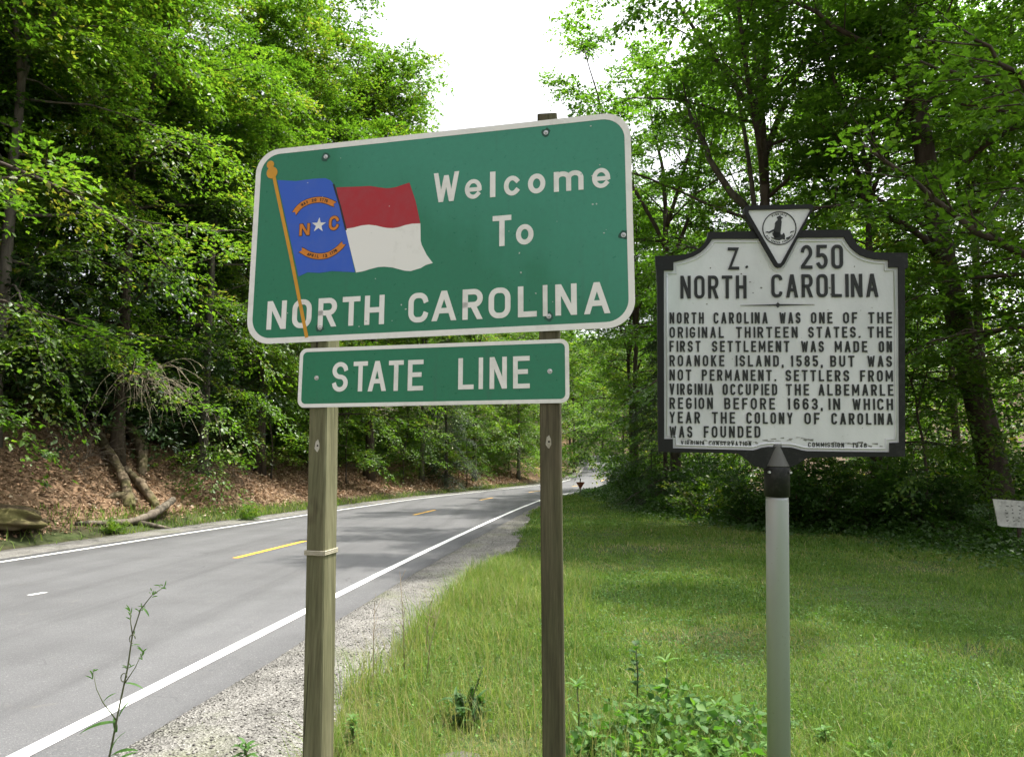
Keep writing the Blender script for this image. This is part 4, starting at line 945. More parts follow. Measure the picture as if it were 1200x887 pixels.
def worn(name, col, dirt, th=0.42, rough=0.55, scale=14, spec=0.35):
    M = Mat(name)
    a = M.noise(scale, 5, 0.7); b = M.noise(2.2, 4, 0.6, (1, 1, 0.35))
    k = M.math('ADD', M.math('MULTIPLY', a, 0.5), M.math('MULTIPLY', b, 0.5))
    M.set(color=M.mix(M.ramp(k, [(th - .1, 0.75), (th + .08, 0.0)]), col, dirt), rough=rough, spec=spec)
    return M.m
SIGN_WHITE = worn("white_sheeting", (0.74, 0.73, 0.70), (0.52, 0.51, 0.47))
F_BLUE_M = worn("flag_blue", (0.03, 0.10, 0.48), (0.06, 0.12, 0.44))
F_RED_M = worn("flag_red", (0.36, 0.022, 0.03), (0.30, 0.05, 0.06), .5)
F_GOLD = worn("flag_gold", (0.56, 0.27, 0.025), (0.4, 0.2, 0.03))
F_ORANGE = worn("flag_orange", (0.60, 0.20, 0.02), (0.45, 0.16, 0.03))
INK = worn("dark_ink", (0.02, 0.018, 0.02), (0.03, 0.03, 0.03))
def metal(name, col, rough=.45, met=.8):
    M = Mat(name); n = M.noise(30, 4, .6)
    M.set(color=M.mix(M.ramp(n, [(.35, 0.5), (.65, 0.0)]), col, tuple(c * .6 for c in col)), rough=rough, metal=met); return M.m
BOLT = metal("bolt_steel", (.55, .56, .55))
ALU = metal("sheet_aluminium", (.5, .5, .5), .5)

# --- the green state line signs on two wooden posts
sx, sy = -0.95, 3.75
ws_loc = np.array([float(PB(0, 0)[0]), 3.35, 0.0])
welcome = thing("welcome_road_sign", "large green WELCOME TO NORTH CAROLINA road sign with STATE LINE plate on two wooden posts", "road sign", tuple(ws_loc))
def sub(name, mb, mats, parent, origin, smooth=False):
    return link(name, mb.mesh(name, mats, smooth, origin), parent)
W2, H2 = 1.83 / 2, .98 / 2
TH = 0.006
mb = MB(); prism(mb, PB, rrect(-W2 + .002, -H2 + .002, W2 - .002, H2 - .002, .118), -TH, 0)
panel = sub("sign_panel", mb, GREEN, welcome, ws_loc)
mb = MB(); ring(mb, PB, rrect(-W2, -H2, W2, H2, .12), rrect(-W2 + .027, -H2 + .027, W2 - .027, H2 - .027, .098), -.001, .0012); sub("border", mb, SIGN_WHITE, panel, ws_loc)
tI = .0245
lines = {}
for ch, u0, u1, v0, v1 in T_BIG:
    mb = lines.setdefault(0 if v0 > .06 else 1 if v0 > -.09 else 2, MB())
    if ch in 'Welcom' or (ch in 'To' and v0 > -.05):
        put_glyph(mb, PB, ch, u0, u1, v0, v1, {'e': .0195, 'c': .0215, 'o': .0225, 'm': .0225, 'W': .0215}.get(ch, .0255), 0, .0016, rx=.5)
    else:
        put_glyph(mb, PB, ch, u0, u1, v0, v1, tI, 0, .0016, rx=.42)
for mb in lines.values(): sub("lettering", mb, SIGN_WHITE, panel, ws_loc)
def poly_part(name, poly, mat, n1, parent=panel, pl=PB, origin=ws_loc, n0=-.001):
    m_ = MB(); prism(m_, pl, poly, n0, n1); return sub(name, m_, mat, parent, origin)
def smooth_poly(P, k=1):
    P = np.array(P)
    for _ in range(k):
        Q = .75 * P + .25 * np.roll(P, -1, 0); R_ = .25 * P + .75 * np.roll(P, -1, 0)
        P = np.stack([Q, R_], 1).reshape(-1, 2)
    return P.tolist()
poly_part("flag_canton", F_BLUE, F_BLUE_M, .0010)
poly_part("flag_red_bar", F_RED, F_RED_M, .0010)
poly_part("flag_white_bar", F_WHITE, SIGN_WHITE, .0010)
mb = MB(); stroke(mb, PB, F_FOLD, .009, 0, .0014, (-9, -9), (9, 9), clip=False); sub("flag_fold", mb, INK, panel, ws_loc)
mb = MB(); stroke(mb, PB, F_POLE, .0165, 0, .0024, (-9, -9), (9, 9), clip=False)
for (cu, cv), r_ in zip(F_BALL, (.029, .0195)):
    prism(mb, PB, [(cu + r_ * math.cos(a), cv + r_ * 1.05 * math.sin(a)) for a in np.linspace(0, 2 * np.pi, 21)[:-1]], 0, .0026 + r_ * .01)
sub("flagpole", mb, F_GOLD, panel, ws_loc)
mb = MB(); cu, cv = F_STAR[0]
prism(mb, PB, [(cu + (.038 if k % 2 == 0 else .0148) * math.sin(k * math.pi / 5 + .05), cv + (.038 if k % 2 == 0 else .0148) * math.cos(k * math.pi / 5 + .05)) for k in range(10)], 0, .002)
sub("flag_star", mb, SIGN_WHITE, panel, ws_loc)
def flag_letter(ch, box, dark):
    (a, b), (c, d) = box
    u0, u1, v0, v1 = a, c, d, b
    m_ = MB(); put_glyph(m_, PB, ch, u0 - .003, u1 + .003, v0 - .003, v1 + .003, .019, 0, .0013, rx=.5); 
    sub("flag_letter_edge", m_, INK, panel, ws_loc)
    m_ = MB(); put_glyph(m_, PB, ch, u0, u1, v0, v1, .0125, 0, .0024, rx=.5); sub("flag_letter", m_, F_ORANGE, panel, ws_loc)
flag_letter('N', F_N, INK); flag_letter('C', F_C, INK)
def ribbon(path, words):
    P = np.array(path); k = len(P); tt = np.linspace(0, 1, k)
    s = np.linspace(0, 1, 25); Q = np.stack([np.interp(s, tt, P[:, i]) for i in range(2)], 1)
    for _ in range(3): Q[1:-1] = (Q[:-2] + 2 * Q[1:-1] + Q[2:]) / 4
    D = np.gradient(Q, axis=0); D /= np.linalg.norm(D, axis=1)[:, None]; Nn = np.stack([-D[:, 1], D[:, 0]], 1)
    def band(e, hw):
        L = Q[2:-2] + Nn[2:-2] * hw; R_ = Q[2:-2] - Nn[2:-2] * hw
        t0, t1 = Q[0] - D[0] * e, Q[-1] + D[-1] * e
        left = [Q[3] - Nn[3] * hw * .6, t0 - Nn[0] * hw * 1.1, Q[0] + D[0] * .008, t0 + Nn[0] * hw * .8]
        right = [t1 + Nn[-1] * hw * .9, Q[-1] - D[-1] * .008, t1 - Nn[-1] * hw * .9]
        return [tuple(p) for p in L] + [tuple(p) for p in right] + [tuple(p) for p in R_[::-1]] + [tuple(p) for p in left[1:]]
    poly_part("flag_ribbon_edge", band(.004, .0165), INK, .0013)
    rb = poly_part("flag_ribbon", band(.0, .0135), F_ORANGE, .0018)
    m_ = MB(); n = len(words); L = Q[5:-5]
    for i, ch in enumerate(words):
        if ch == ' ': continue
        g = (i + .5) / n * (len(L) - 1); j = min(int(g), len(L) - 2); c = L[j] + (L[j + 1] - L[j]) * (g - j); d = D[5 + j]
        class Turn:
            def __call__(self, u, v, nn): return PB(c[0] + np.asarray(u) * d[0] - np.asarray(v) * d[1], c[1] + np.asarray(u) * d[1] + np.asarray(v) * d[0], nn)
        put_glyph(m_, Turn(), ch, -.0048, .0048, -.0075, .0075, .003, 0, .0024)
    sub("flag_motto", m_, INK, panel, ws_loc)
ribbon(F_RIB1, "MAY 20 1775"); ribbon(F_RIB2, "APRIL 12 1776")
def bolt(pl, uv, parent, origin, n=0.0):
    m_ = MB(); u, v = uv
    for r0, r1, a, b in ((.011, .011, n, n + .002), (.007, .0035, n + .002, n + .007)):
        ang = np.linspace(0, 2 * np.pi, 11)[:-1]
        lo = pl(u + r0 * np.cos(ang), v + r0 * np.sin(ang), a); hi = pl(u + r1 * np.cos(ang), v + r1 * np.sin(ang), b)
        m_.add(np.concatenate([lo, hi]), [[i, (i + 1) % 10, (i + 1) % 10 + 10, i + 10] for i in range(10)] + [list(range(10, 20))])
    return sub("bolt", m_, BOLT, parent, origin)
def stain(pl, uv, r_, parent, origin, mat, n=.0006, seed=0):
    rr = random.Random(seed); m_ = MB()
    prism(m_, pl, [(uv[0] + r_ * rr.uniform(.7, 1.2) * math.cos(a), uv[1] + r_ * rr.uniform(.7, 1.3) * math.sin(a)) for a in np.linspace(0, 2 * np.pi, 15)[:-1]], 0, n)
    return sub("bolt_stain", m_, mat, parent, origin)
STAIN = worn("dark_green_stain", (0.012, 0.06, 0.04), (0.02, 0.09, 0.06), .5)
for i, b_ in enumerate(BOLTS_BIG):
    stain(PB, b_, .022, panel, ws_loc, STAIN, seed=i); bolt(PB, b_, panel, ws_loc)
CHIP = worn("chipped_sheeting", (.42, .5, .46), (.5, .52, .5))
mb = MB(); rr = random.Random(8)
for k in range(26):
    u, v = rr.uniform(-.85, .85), rr.uniform(-.44, .44); s_ = rr.uniform(.0015, .0045)
    prism(mb, PB, [(u + s_ * rr.uniform(.5, 1.4) * math.cos(a), v + s_ * rr.uniform(.5, 1.4) * math.sin(a)) for a in (0, 1.2, 2.5, 3.6, 5)], 0, .0019)
sub("paint_chips", mb, CHIP, panel, ws_loc)

su0, su1, sv0, sv1 = -.6315, .6295, -.8013, -.5244
sl_tilt = (SL[1][1] - SL[0][1]) / 1.26
class PlaneSL:
    def __call__(s, u, v, n=0.0): return PB(u, v, n)
PS = PlaneSL()
mid = (su0 + su1) / 2; skew = -.0062
def tilt(poly): return [(u, v + (u - mid) * skew) for u, v in poly]
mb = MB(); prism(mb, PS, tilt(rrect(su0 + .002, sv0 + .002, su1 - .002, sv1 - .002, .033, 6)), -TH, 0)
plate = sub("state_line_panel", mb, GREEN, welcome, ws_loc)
mb = MB(); ring(mb, PS, tilt(rrect(su0, sv0, su1, sv1, .035, 6)), tilt(rrect(su0 + .017, sv0 + .017, su1 - .017, sv1 - .017, .022, 6)), -.001, .0012); sub("border", mb, SIGN_WHITE, plate, ws_loc)
lines = {}
for ch, u0, u1, v0, v1 in T_SL:
    mb = lines.setdefault(u0 > .05, MB()); put_glyph(mb, PS, ch, u0, u1, v0, v1, .0205, 0, .0016, rx=.5, qk=.6)
for mb in lines.values(): sub("lettering", mb, SIGN_WHITE, plate, ws_loc)
for i, b_ in enumerate(BOLTS_SL): bolt(PS, b_, plate, ws_loc)

def wood_post_mat(name, dark, mid_, light, seed):
    M = Mat(name)
    g = M.noise(26, 5, 0.65, (1, 1, 0.035), 0.6); big = M.noise(3.0, 4, 0.6, (1, 1, .5)); knots = M.noise(5.5, 2, .5, (1, 1, .7))
    c = M.ramp(g, [(.25, dark), (.5, mid_), (.75, light)])
    c = M.mix(M.ramp(big, [(.42, 0.0), (.7, .55)]), c, (0.085, 0.095, 0.045))
    c = M.mix(M.ramp(knots, [(.24, .85), (.32, 0.0)]), c, (0.05, 0.035, 0.022))
    ck = M.noise(42, 3, .55, (1, 1, .018), .25); c = M.mix(M.ramp(ck, [(.27, .9), (.34, 0.0)]), c, (0.02, 0.016, 0.01))
    gr = M.noise(90, 3, .6, (1, 1, .05)); c = M.mix(.6, c, M.ramp(gr, [(.3, .55), (.7, 1.35)]), 'MULTIPLY')
    M.set(color=c, rough=.85, spec=.2); M.bump(M.math('ADD', g, ck), .7, .006)
    return M.m
POST_A = wood_post_mat("treated_wood_green", (0.085, 0.08, 0.045), (0.145, 0.138, 0.078), (0.21, 0.205, 0.125), 1)
POST_B = wood_post_mat("treated_wood_brown", (0.044, 0.037, 0.023), (0.082, 0.071, 0.044), (0.13, 0.114, 0.074), 2)
def post(u_top, u_bot, v_top, v_bot, w, d, mat, turn=0.0):
    m_ = MB(); c_ = .006
    prof = [(-w/2 + c_, 0), (w/2 - c_, 0), (w/2, -c_), (w/2, -d + c_), (w/2 - c_, -d), (-w/2 + c_, -d), (-w/2, -d + c_), (-w/2, -c_)]
    ct, st_ = math.cos(turn), math.sin(turn)
    prof = [(a * ct - b * st_, a * st_ + b * ct) for a, b in prof]
    vs_ = np.linspace(v_bot, v_top, 14); rings = []
    for k, v in enumerate(vs_):
        f = (v - v_bot) / (v_top - v_bot); u = u_bot + (u_top - u_bot) * f
        rings.append(np.stack([PB(u + a, v, -TH - .003 + b) for a, b in prof]))
    V = np.concatenate(rings); F = []
    for k in range(13):
        for i in range(8): j = (i + 1) % 8; F.append([k*8 + i, k*8 + j, k*8 + 8 + j, k*8 + 8 + i][::-1])
    F += [list(range(8)), [13*8 + i for i in range(8)][::-1]]
    m_.add(V, F); return sub("post", m_, mat, welcome, ws_loc)
pl_, pr_ = post(-.562, -.485, .30, -2.72, .088, .125, POST_A, .0), post(.541, .549, .528, -2.72, .090, .085, POST_B, -.10)
HOLE = worn("hole_dark", (.012, .01, .008), (.01, .01, .01))
PALE = worn("pale_wood_stain", (.42, .40, .34), (.25, .22, .16), .48, scale=60)
def disc(uv, ru, rv, n0, n1, name, mat, parent, seed=None):
    rr = random.Random(seed or 1); m_ = MB()
    j = (lambda: rr.uniform(.8, 1.2)) if seed else (lambda: 1.0)
    prism(m_, PB, [(uv[0] + ru * j() * math.cos(a), uv[1] + rv * j() * math.sin(a)) for a in np.linspace(0, 2 * np.pi, 15)[:-1]], n0, n1); return sub(name, m_, mat, parent, ws_loc)
nf = -TH - .003
for uv, p_, nf in (((-.529, -.972), pl_, nf), ((.537, -.968), pr_, nf + .0022)):
    disc(uv, .012, .026, nf - .004, nf + .0008, "hole_stain", PALE, p_, 4); disc((uv[0] + .002, uv[1]), .0045, .0045, nf - .004, nf + .0014, "bolt_hole", HOLE, p_)
# worn wire strap round the left post
m_ = MB(); v0, u0 = -1.447, -.5178
for dv in (-.007, 0.0, .007):
    loop = [PB(u0 - .0465, v0 + dv, nf + .003), PB(u0 + .0465, v0 + dv - .002, nf + .003), PB(u0 + .0465, v0 + dv + .004, nf - .128), PB(u0 - .0465, v0 + dv + .004, nf - .128), PB(u0 - .0465, v0 + dv, nf + .003)]
    for a, b in zip(loop[:-1], loop[1:]): m_.add(*tube([a, b], .0042, 6))
sub("strap", m_, worn("strap_webbing", (.36, .33, .25), (.22, .2, .14), .5, scale=50), pl_, ws_loc)

# --- the cast historical marker
CAST_WHITE = None
def cast_white():
    M = Mat("white_cast_paint")
    a = M.noise(22, 5, .7); b = M.noise(2.6, 5, .6, (1, 1, .5)); s_ = M.noise(70, 3, .6)
    c = M.ramp(b, [(.3, (0.46, 0.475, 0.495)), (.6, (0.63, 0.64, 0.665))])
    c = M.mix(M.ramp(a, [(.26, .7), (.36, 0.0)]), c, (.30, .31, .29))
    c = M.mix(M.ramp(s_, [(.2, .6), (.28, 0.0)]), c, (.2, .2, .19))
    M.set(color=c, rough=.55, spec=.35); M.bump(s_, .25, .003); return M.m
CAST_WHITE = cast_white()
CAST_BLACK = worn("black_cast_paint", (.011, .0115, .012), (.055, .055, .055), .38, scale=40, spec=.25)
RELIEF = worn("raised_letter_paint", (.018, .02, .021), (.10, .105, .10), .34, scale=160)
mk_loc = np.array([float(PM(-.017, 0)[0]), float(PM(0, -2)[1]), 0.0])
marker = thing("historical_marker", "white cast metal historical marker with black frame and lettering on a grey steel pole", "historical marker", tuple(mk_loc))
MSK = dict(parent=marker, pl=PM, origin=mk_loc)
MK_IN_U = MK_IN
mb = MB(); prism(mb, PM, MK_IN, -.02, 0.0); face = sub("plate_face", mb, CAST_WHITE, marker, mk_loc)
mb = MB(); ring(mb, PM, MK_OUT, [tuple(p) for p in MK_IN], -.024, .010); frame = sub("frame", mb, CAST_BLACK, marker, mk_loc)
def inset(poly, d):
    P = np.array(poly, float); out = []
    ar = (P[:, 0] * np.roll(P[:, 1], -1) - np.roll(P[:, 0], -1) * P[:, 1]).sum(); sg = 1 if ar > 0 else -1
    for i in range(len(P)):
        a = P[i] - P[i - 1]; b = P[(i + 1) % len(P)] - P[i]; a /= np.hypot(*a); b /= np.hypot(*b)
        na = np.array([-a[1], a[0]]) * sg; nb = np.array([-b[1], b[0]]) * sg; m__ = na + nb; m__ /= max(np.hypot(*m__), 1e-6)
        out.append(P[i] + m__ * d / max(m__ @ na, .5))
    return np.array(out)
bead_path = inset(MK_IN, .014)
mb = MB(); mb.add(*tube([PM(u, v, .001) for u, v in list(bead_path) + [bead_path[0]]], .0042, 6)); sub("bead", mb, CAST_WHITE, face, mk_loc, True)
lines = {}
for i, (w, u0, u1, va, vb, h) in enumerate(T_MK):
    mb = lines.setdefault(round(va / .02) if 4 <= i else i // 2, MB())
    if i < 4: put_word(mb, PM, w, u0, u1, va, vb, h, .13, 0, .005, rx=.40, gap=.34 if i > 1 else .34, qk=.66)
    elif i < len(T_MK) - 4: put_word(mb, PM, w, u0, u1, va, vb, h, .15, 0, .004, rx=.5, gap=.52, qk=.62)
    else: put_word(mb, PM, w, u0, u1, va, vb, h, .15, 0, .002, rx=.5, gap=.55)
mb = lines[0]
prism(mb, PM, [(MK_DOT[0][0] + .006 * math.cos(a), MK_DOT[0][1] + .006 * math.sin(a)) for a in np.linspace(0, 6.28, 9)[:-1]], 0, .004)
for mb in lines.values(): sub("lettering", mb, RELIEF, face, mk_loc)
mb = MB(); (a0, b0), (a1, b1), (a2, b2) = MK_RULE
prism(mb, PM, [(a0, b0), (a1 - .02, b1 + .0028), (a1 - .008, b1 + .0035), (a1, b1 + .012), (a1 + .008, b1 + .0035), (a2, b2), (a1 + .008, b1 - .0035), (a1, b1 - .012), (a1 - .008, b1 - .0035), (a1 - .02, b1 - .0028)], 0, .004)
sub("rule", mb, RELIEF, face, mk_loc)
CH2 = worn("chipped_paint", (.10, .10, .095), (.3, .3, .28), .5, scale=60)
mb = MB(); rr = random.Random(4)
for k, (u, v) in enumerate(MK_SCUFF + [[rr.uniform(-.46, .46), rr.uniform(-.38, .3)] for _ in range(36)]):
    s_ = rr.uniform(.003, .006) if k < len(MK_SCUFF) else rr.uniform(.0012, .003)
    prism(mb, PM, [(u + s_ * rr.uniform(.4, 1.4) * math.cos(a), v + s_ * rr.uniform(.3, 1.0) * math.sin(a)) for a in (0, 1.1, 2.2, 3.4, 4.4, 5.4)], -.0005, .0009)
for k in range(42):   # flaking paint along the lower edge
    u = -.43 + k * .0205 + rr.uniform(-.008, .008); v = np.interp(u, [-.44, -.12, -.03, .07, .14, .44], [-.383, -.388, -.373, -.368, -.383, -.393]) + rr.uniform(-.010, .004)
    prism(mb, PM, [(u, v), (u + rr.uniform(.008, .03), v + rr.uniform(-.006, .004)), (u + rr.uniform(.01, .03), v + rr.uniform(.001, .006)), (u + .004, v + rr.uniform(.002, .005))], -.0005, .0011)
sub("paint_chips", mb, CH2, face, mk_loc)

mb = MB(); ring(mb, PM, inset(MK_TRI_GROOVE, .0).tolist(), inset(MK_TRI_GROOVE, .0035).tolist(), -.001, .0035); sub("crest_bead", mb, CAST_WHITE, face, mk_loc)
mb = MB(); prism(mb, PM, MK_TRI_IN, -.02, .012); crest = sub("crest", mb, CAST_WHITE, marker, mk_loc)
mb = MB(); ring(mb, PM, MK_TRI_OUT, MK_TRI_IN, -.026, .020); sub("crest_rim", mb, CAST_BLACK, crest, mk_loc)
(sc0, sr, sb) = MK_SEAL; Ru = math.hypot(sr[0] - sc0[0], sr[1] - sc0[1]); Rv = math.hypot(sb[0] - sc0[0], sb[1] - sc0[1])
mb = MB(); circ = lambda k: [(sc0[0] + Ru * k * math.cos(a), sc0[1] + Rv * k * math.sin(a)) for a in np.linspace(0, 2 * np.pi, 41)[:-1]]
ring(mb, PM, circ(1.0), circ(.945), .011, .0145)
for P_ in MK_FIG: prism(mb, PM, P_, .0115, .0142)
def ringtext(txt, k, a0, a1, hgt, out):
    n = len(txt)
    for i, ch in enumerate(txt):
        if ch == ' ': continue
        a = rad(a0 + (a1 - a0) * (i + .5) / n); c = (sc0[0] + Ru * k * math.cos(a), sc0[1] + Rv * k * math.sin(a)); b = a - math.pi / 2 if out else a + math.pi / 2
        class Turn:
            def __call__(self, u, v, nn): return PM(c[0] + np.asarray(u) * math.cos(b) - np.asarray(v) * math.sin(b), c[1] + np.asarray(u) * math.sin(b) + np.asarray(v) * math.cos(b), nn)
        put_glyph(mb, Turn(), ch, -hgt * .32, hgt * .32, -hgt / 2, hgt / 2, hgt * .2, .0115, .002)
ringtext("VIRGINIA", .84, 122, 58, .0085, True)
ringtext("SIC SEMPER TYRANNIS", .85, 208, 332, .007, False)
sub("seal", mb, RELIEF, crest, mk_loc)
# hub, collar, pole
def cyl(prof, mat, name, smooth=True, u_at=lambda v: -.0118 + (v + .4957) * .0062, n_c=-.012, sides=28):
    m_ = MB(); rings = []
    for v, r_ in prof:
        a = np.linspace(0, 2 * np.pi, sides + 1)[:-1]
        rings.append(PM(u_at(v) + r_ * np.cos(a), np.full(sides, v), n_c + r_ * np.sin(a)))
    V = np.concatenate(rings); F = [[k*sides + i, k*sides + (i+1) % sides, k*sides + sides + (i+1) % sides, k*sides + sides + i] for k in range(len(prof) - 1) for i in range(sides)]
    F += [list(range(sides))[::-1], [(len(prof)-1)*sides + i for i in range(sides)]]
    m_.add(V, F); return sub(name, m_, mat, marker, mk_loc, smooth)
def galv():
    M = Mat("galvanised_steel"); a = M.noise(3, 4, .6, (1, 1, .4)); b = M.noise(80, 2, .5)
    c = M.mix(M.ramp(a, [(.35, .35), (.65, 0.0)]), (.42, .445, .48), (.34, .355, .375)); c = M.mix(M.ramp(b, [(.26, .5), (.32, 0)]), c, (.3, .3, .3))
    M.set(color=c, rough=.42, metal=.45); return M.m
GALV = galv()
HUB = worn("weathered_iron", (.075, .075, .072), (.11, .11, .1), .5)
cyl([(-.493, .0535), (-.489, .052), (-.47, .044), (-.44, .033), (-.41, .024), (-.395, .02)], HUB, "hub")
col_ = cyl([(-.626, .0515), (-.6255, .0545), (-.500, .0545), (-.494, .052)], CAST_BLACK, "collar")
cyl([(-2.3, .048), (-.64, .048), (-.62, .048)], GALV, "pole")
mb = MB()
for du in (-.043, .047):
    c_ = PM(-.0118 + du, -.518, -.012 + .034); mb.add(*tube([c_, c_ + np.array([0, -.012, 0])], .0055, 8))
sub("set_screw", mb, BOLT, col_, mk_loc)
# ------------------------------------------------------------------ other things beside the road
def stick(name, label, cat, pts, rads, mat, group=None, sides=10, seed=0, extra=()):
    P = np.array(pts, float); n = 26; r = np.random.default_rng(seed)
    tt = np.linspace(0, 1, n); kk = np.linspace(0, 1, len(P)); Q = np.stack([np.interp(tt, kk, P[:, i]) for i in range(3)], 1)
    for _ in range(2): Q[1:-1] = (Q[:-2] + 2 * Q[1:-1] + Q[2:]) / 4
    R_ = np.interp(tt, np.linspace(0, 1, len(rads)), rads) * (1 + r.normal(0, .09, n))
    m_ = MB(); V, F = tube(Q, R_, sides); V = V + r.normal(0, .10, V.shape) * R_.mean(); m_.add(V, F)
    for e, er in extra: m_.add(*tube(np.array(e), er, 6))
    o = np.array([Q[:, 0].mean(), Q[:, 1].mean(), Q[:, 2].min()])
    return tag(link(name, m_.mesh(name, mat, True, o), None, tuple(o)), label, cat, group)
def bz(x, y, d=0.0): return (x, y, gh(x, y) + d)
glog = "fallen and leaning mossy logs on the bank"
stick("mossy_log", "long mossy log leaning steeply down the brown bank, its foot split against the ground", "log",
      [bz(-13.4, 22.8, .2), bz(-12.6, 22.0, .3), bz(-11.6, 21.1, .3), bz(-10.9, 20.3, .2), bz(-10.5, 19.7, -.02)], [.10, .12, .13, .14, .21], MOSSY, glog, seed=1,
      extra=[([bz(-10.8, 20.2, .15), bz(-10.9, 19.7, .05), bz(-11.0, 19.4, -.05)], [.14, .10, .05])])
stick("mossy_log", "shorter dark mossy log bent like a knee, right of the long leaning one", "log",
      [bz(-14.2, 25.4, .3), bz(-13.2, 24.4, .5), bz(-12.3, 23.6, .45), bz(-11.8, 22.8, .25), bz(-11.65, 22.4, -.05)], [.16, .19, .19, .16, .11], MOSSY, glog, seed=2)
stick("mossy_log", "grey log sloping from behind the long leaning log down to the road verge", "log",
      [bz(-11.75, 21.7, .12), bz(-11.1, 21.3, .2), bz(-10.6, 21.0, .16), bz(-10.1, 20.6, .04)], [.11, .13, .12, .08], MOSSY, glog, seed=3)
stick("fallen_log", "weathered grey log lying on the verge by the white edge line, one end raised", "log",
      [bz(-10.3, 17.0, .04), bz(-10.0, 17.7, .06), bz(-9.75, 18.5, .1), bz(-9.65, 19.3, .22), bz(-9.7, 20.2, .38), bz(-9.9, 21.0, .42)], [.04, .07, .08, .11, .11, .08], DEADWOOD, glog, seed=4,
      extra=[([bz(-9.7, 18.7, .08), bz(-9.35, 19.0, .06), bz(-9.1, 19.2, .02)], [.07, .06, .04])])
def boulder(name, label, x, y, s, seed):
    r = np.random.default_rng(seed); import bmesh
    bm = bmesh.new(); bmesh.ops.create_icosphere(bm, subdivisions=5, radius=1.0)
    V = np.array([v.co[:] for v in bm.verts])
    d = sum(np.sin(V @ r.normal(0, f, 3) + r.random() * 6) * a for f, a in ((1.6, .16), (2.8, .12), (5, .08), (9, .06), (16, .035)))
    V = V * (1 + d)[:, None] * np.array(s)
    for v, c in zip(bm.verts, V): v.co = c
    me = bpy.data.meshes.new(name); bm.to_mesh(me); bm.free(); me.materials.append(ROCK); me.polygons.foreach_set('use_smooth', [True] * len(me.polygons))
    return tag(link(name, me, None, (x, y, gh(x, y) + s[2] * .12)), label, "boulder")
def rock_mat():
    M = Mat("mossy_rock"); a = M.noise(3, 6, .7); b = M.noise(1.2, 4, .6)
    c = M.ramp(a, [(.3, (.03, .022, .015)), (.7, (.12, .088, .055))]); c = M.mix(M.ramp(b, [(.45, 0), (.62, .7)]), c, (.10, .10, .03))
    M.set(color=c, rough=.95, spec=.15); M.bump(a, .9, .05); return M.m
ROCK = rock_mat()
boulder("boulder", "brown mossy boulder in the grass at the left edge by the road", -10.85, 15.3, (.85, .55, .27), 3)

def twigs(name, label, x, y, z, n, spread, L, droop, r0, mat, seed, group="bare dead branches on the bank", fwd=(0.75, -.55)):
    r = np.random.default_rng(seed); m_ = MB()
    for k in range(n):
        az = math.atan2(fwd[1], fwd[0]) + r.normal(0, spread); el = r.uniform(.0, 1.0)
        pts = bend_line(r, (r.normal(0, .25), r.normal(0, .25), r.normal(0, .1)), (math.cos(az) * math.cos(el), math.sin(az) * math.cos(el), math.sin(el)), L * r.uniform(.6, 1.2), 8, -droop, .25)
        m_.add(*tube(pts, np.linspace(r0, r0 * .3, 9), 4, False))
        for j in range(4):
            i = r.integers(2, 8); d = pts[i] - pts[i - 1]; d = d / np.linalg.norm(d) + r.normal(0, .5, 3)
            m_.add(*tube(bend_line(r, pts[i], d, L * .35 * r.random() + .15, 4, -droop * .5, .25), np.linspace(r0 * .5, r0 * .2, 5), 3, False))
    return tag(link(name, m_.mesh(name, mat, True), None, (x, y, z)), label, "branches", group)
PALEWOOD = bark("pale_dead_wood", (0.18, 0.15, 0.10), (0.42, 0.37, 0.27), 12)
twigs("dead_branches", "pale drooping dead branches arching down over the bank below the flag end of the sign", -11.5, 21.6, 4.1, 40, .7, 2.1, 1.9, .014, PALEWOOD, 5)
twigs("dead_branches", "thin grey brown brush standing on the bank left of the long mossy log", -12.4, 20.2, gh(-12.4, 20.2), 34, 1.2, 2.0, .8, .010, DEADWOOD, 6)
twigs("dead_branches", "bare twigs hanging over the bank just left of the left post", -10.6, 25.0, gh(-10.6, 25.0) + .6, 18, .8, 1.6, 1.5, .010, DEADWOOD, 7)

# dead leaves over the bank
def litter():
    r = np.random.default_rng(9); n = 60000
    y = 9 + 60 * r.random(n) ** 1.5; t = 0.5 + 6.5 * r.random(n) ** .8
    x = pave_l(y) - 1.05 - t; z = ground(x, y) + .02
    keep = r.random(n) < sm(.3, 1.4, t) * .8 + .2
    x, y, z = x[keep], y[keep], z[keep]; n = len(x)
    N = np.stack([np.full(n, .5), np.full(n, 0.), np.full(n, .85)], 1) + r.normal(0, .35, (n, 3)); Dr = r.normal(0, 1, (n, 3)); Dr[:, 2] *= .3
    ln = r.uniform(.05, .13, n) * np.interp(y, [10, 60], [1, 2.2])
    tag(link("leaf_litter", leaf_mesh("leaf_litter", leaf_quads(np.stack([x, y, z], 1), Dr, N, ln, ln * .6, .3), LITTER, np.clip(r.normal(.5, .22, n), 0, 1))), kind="stuff")
litter()

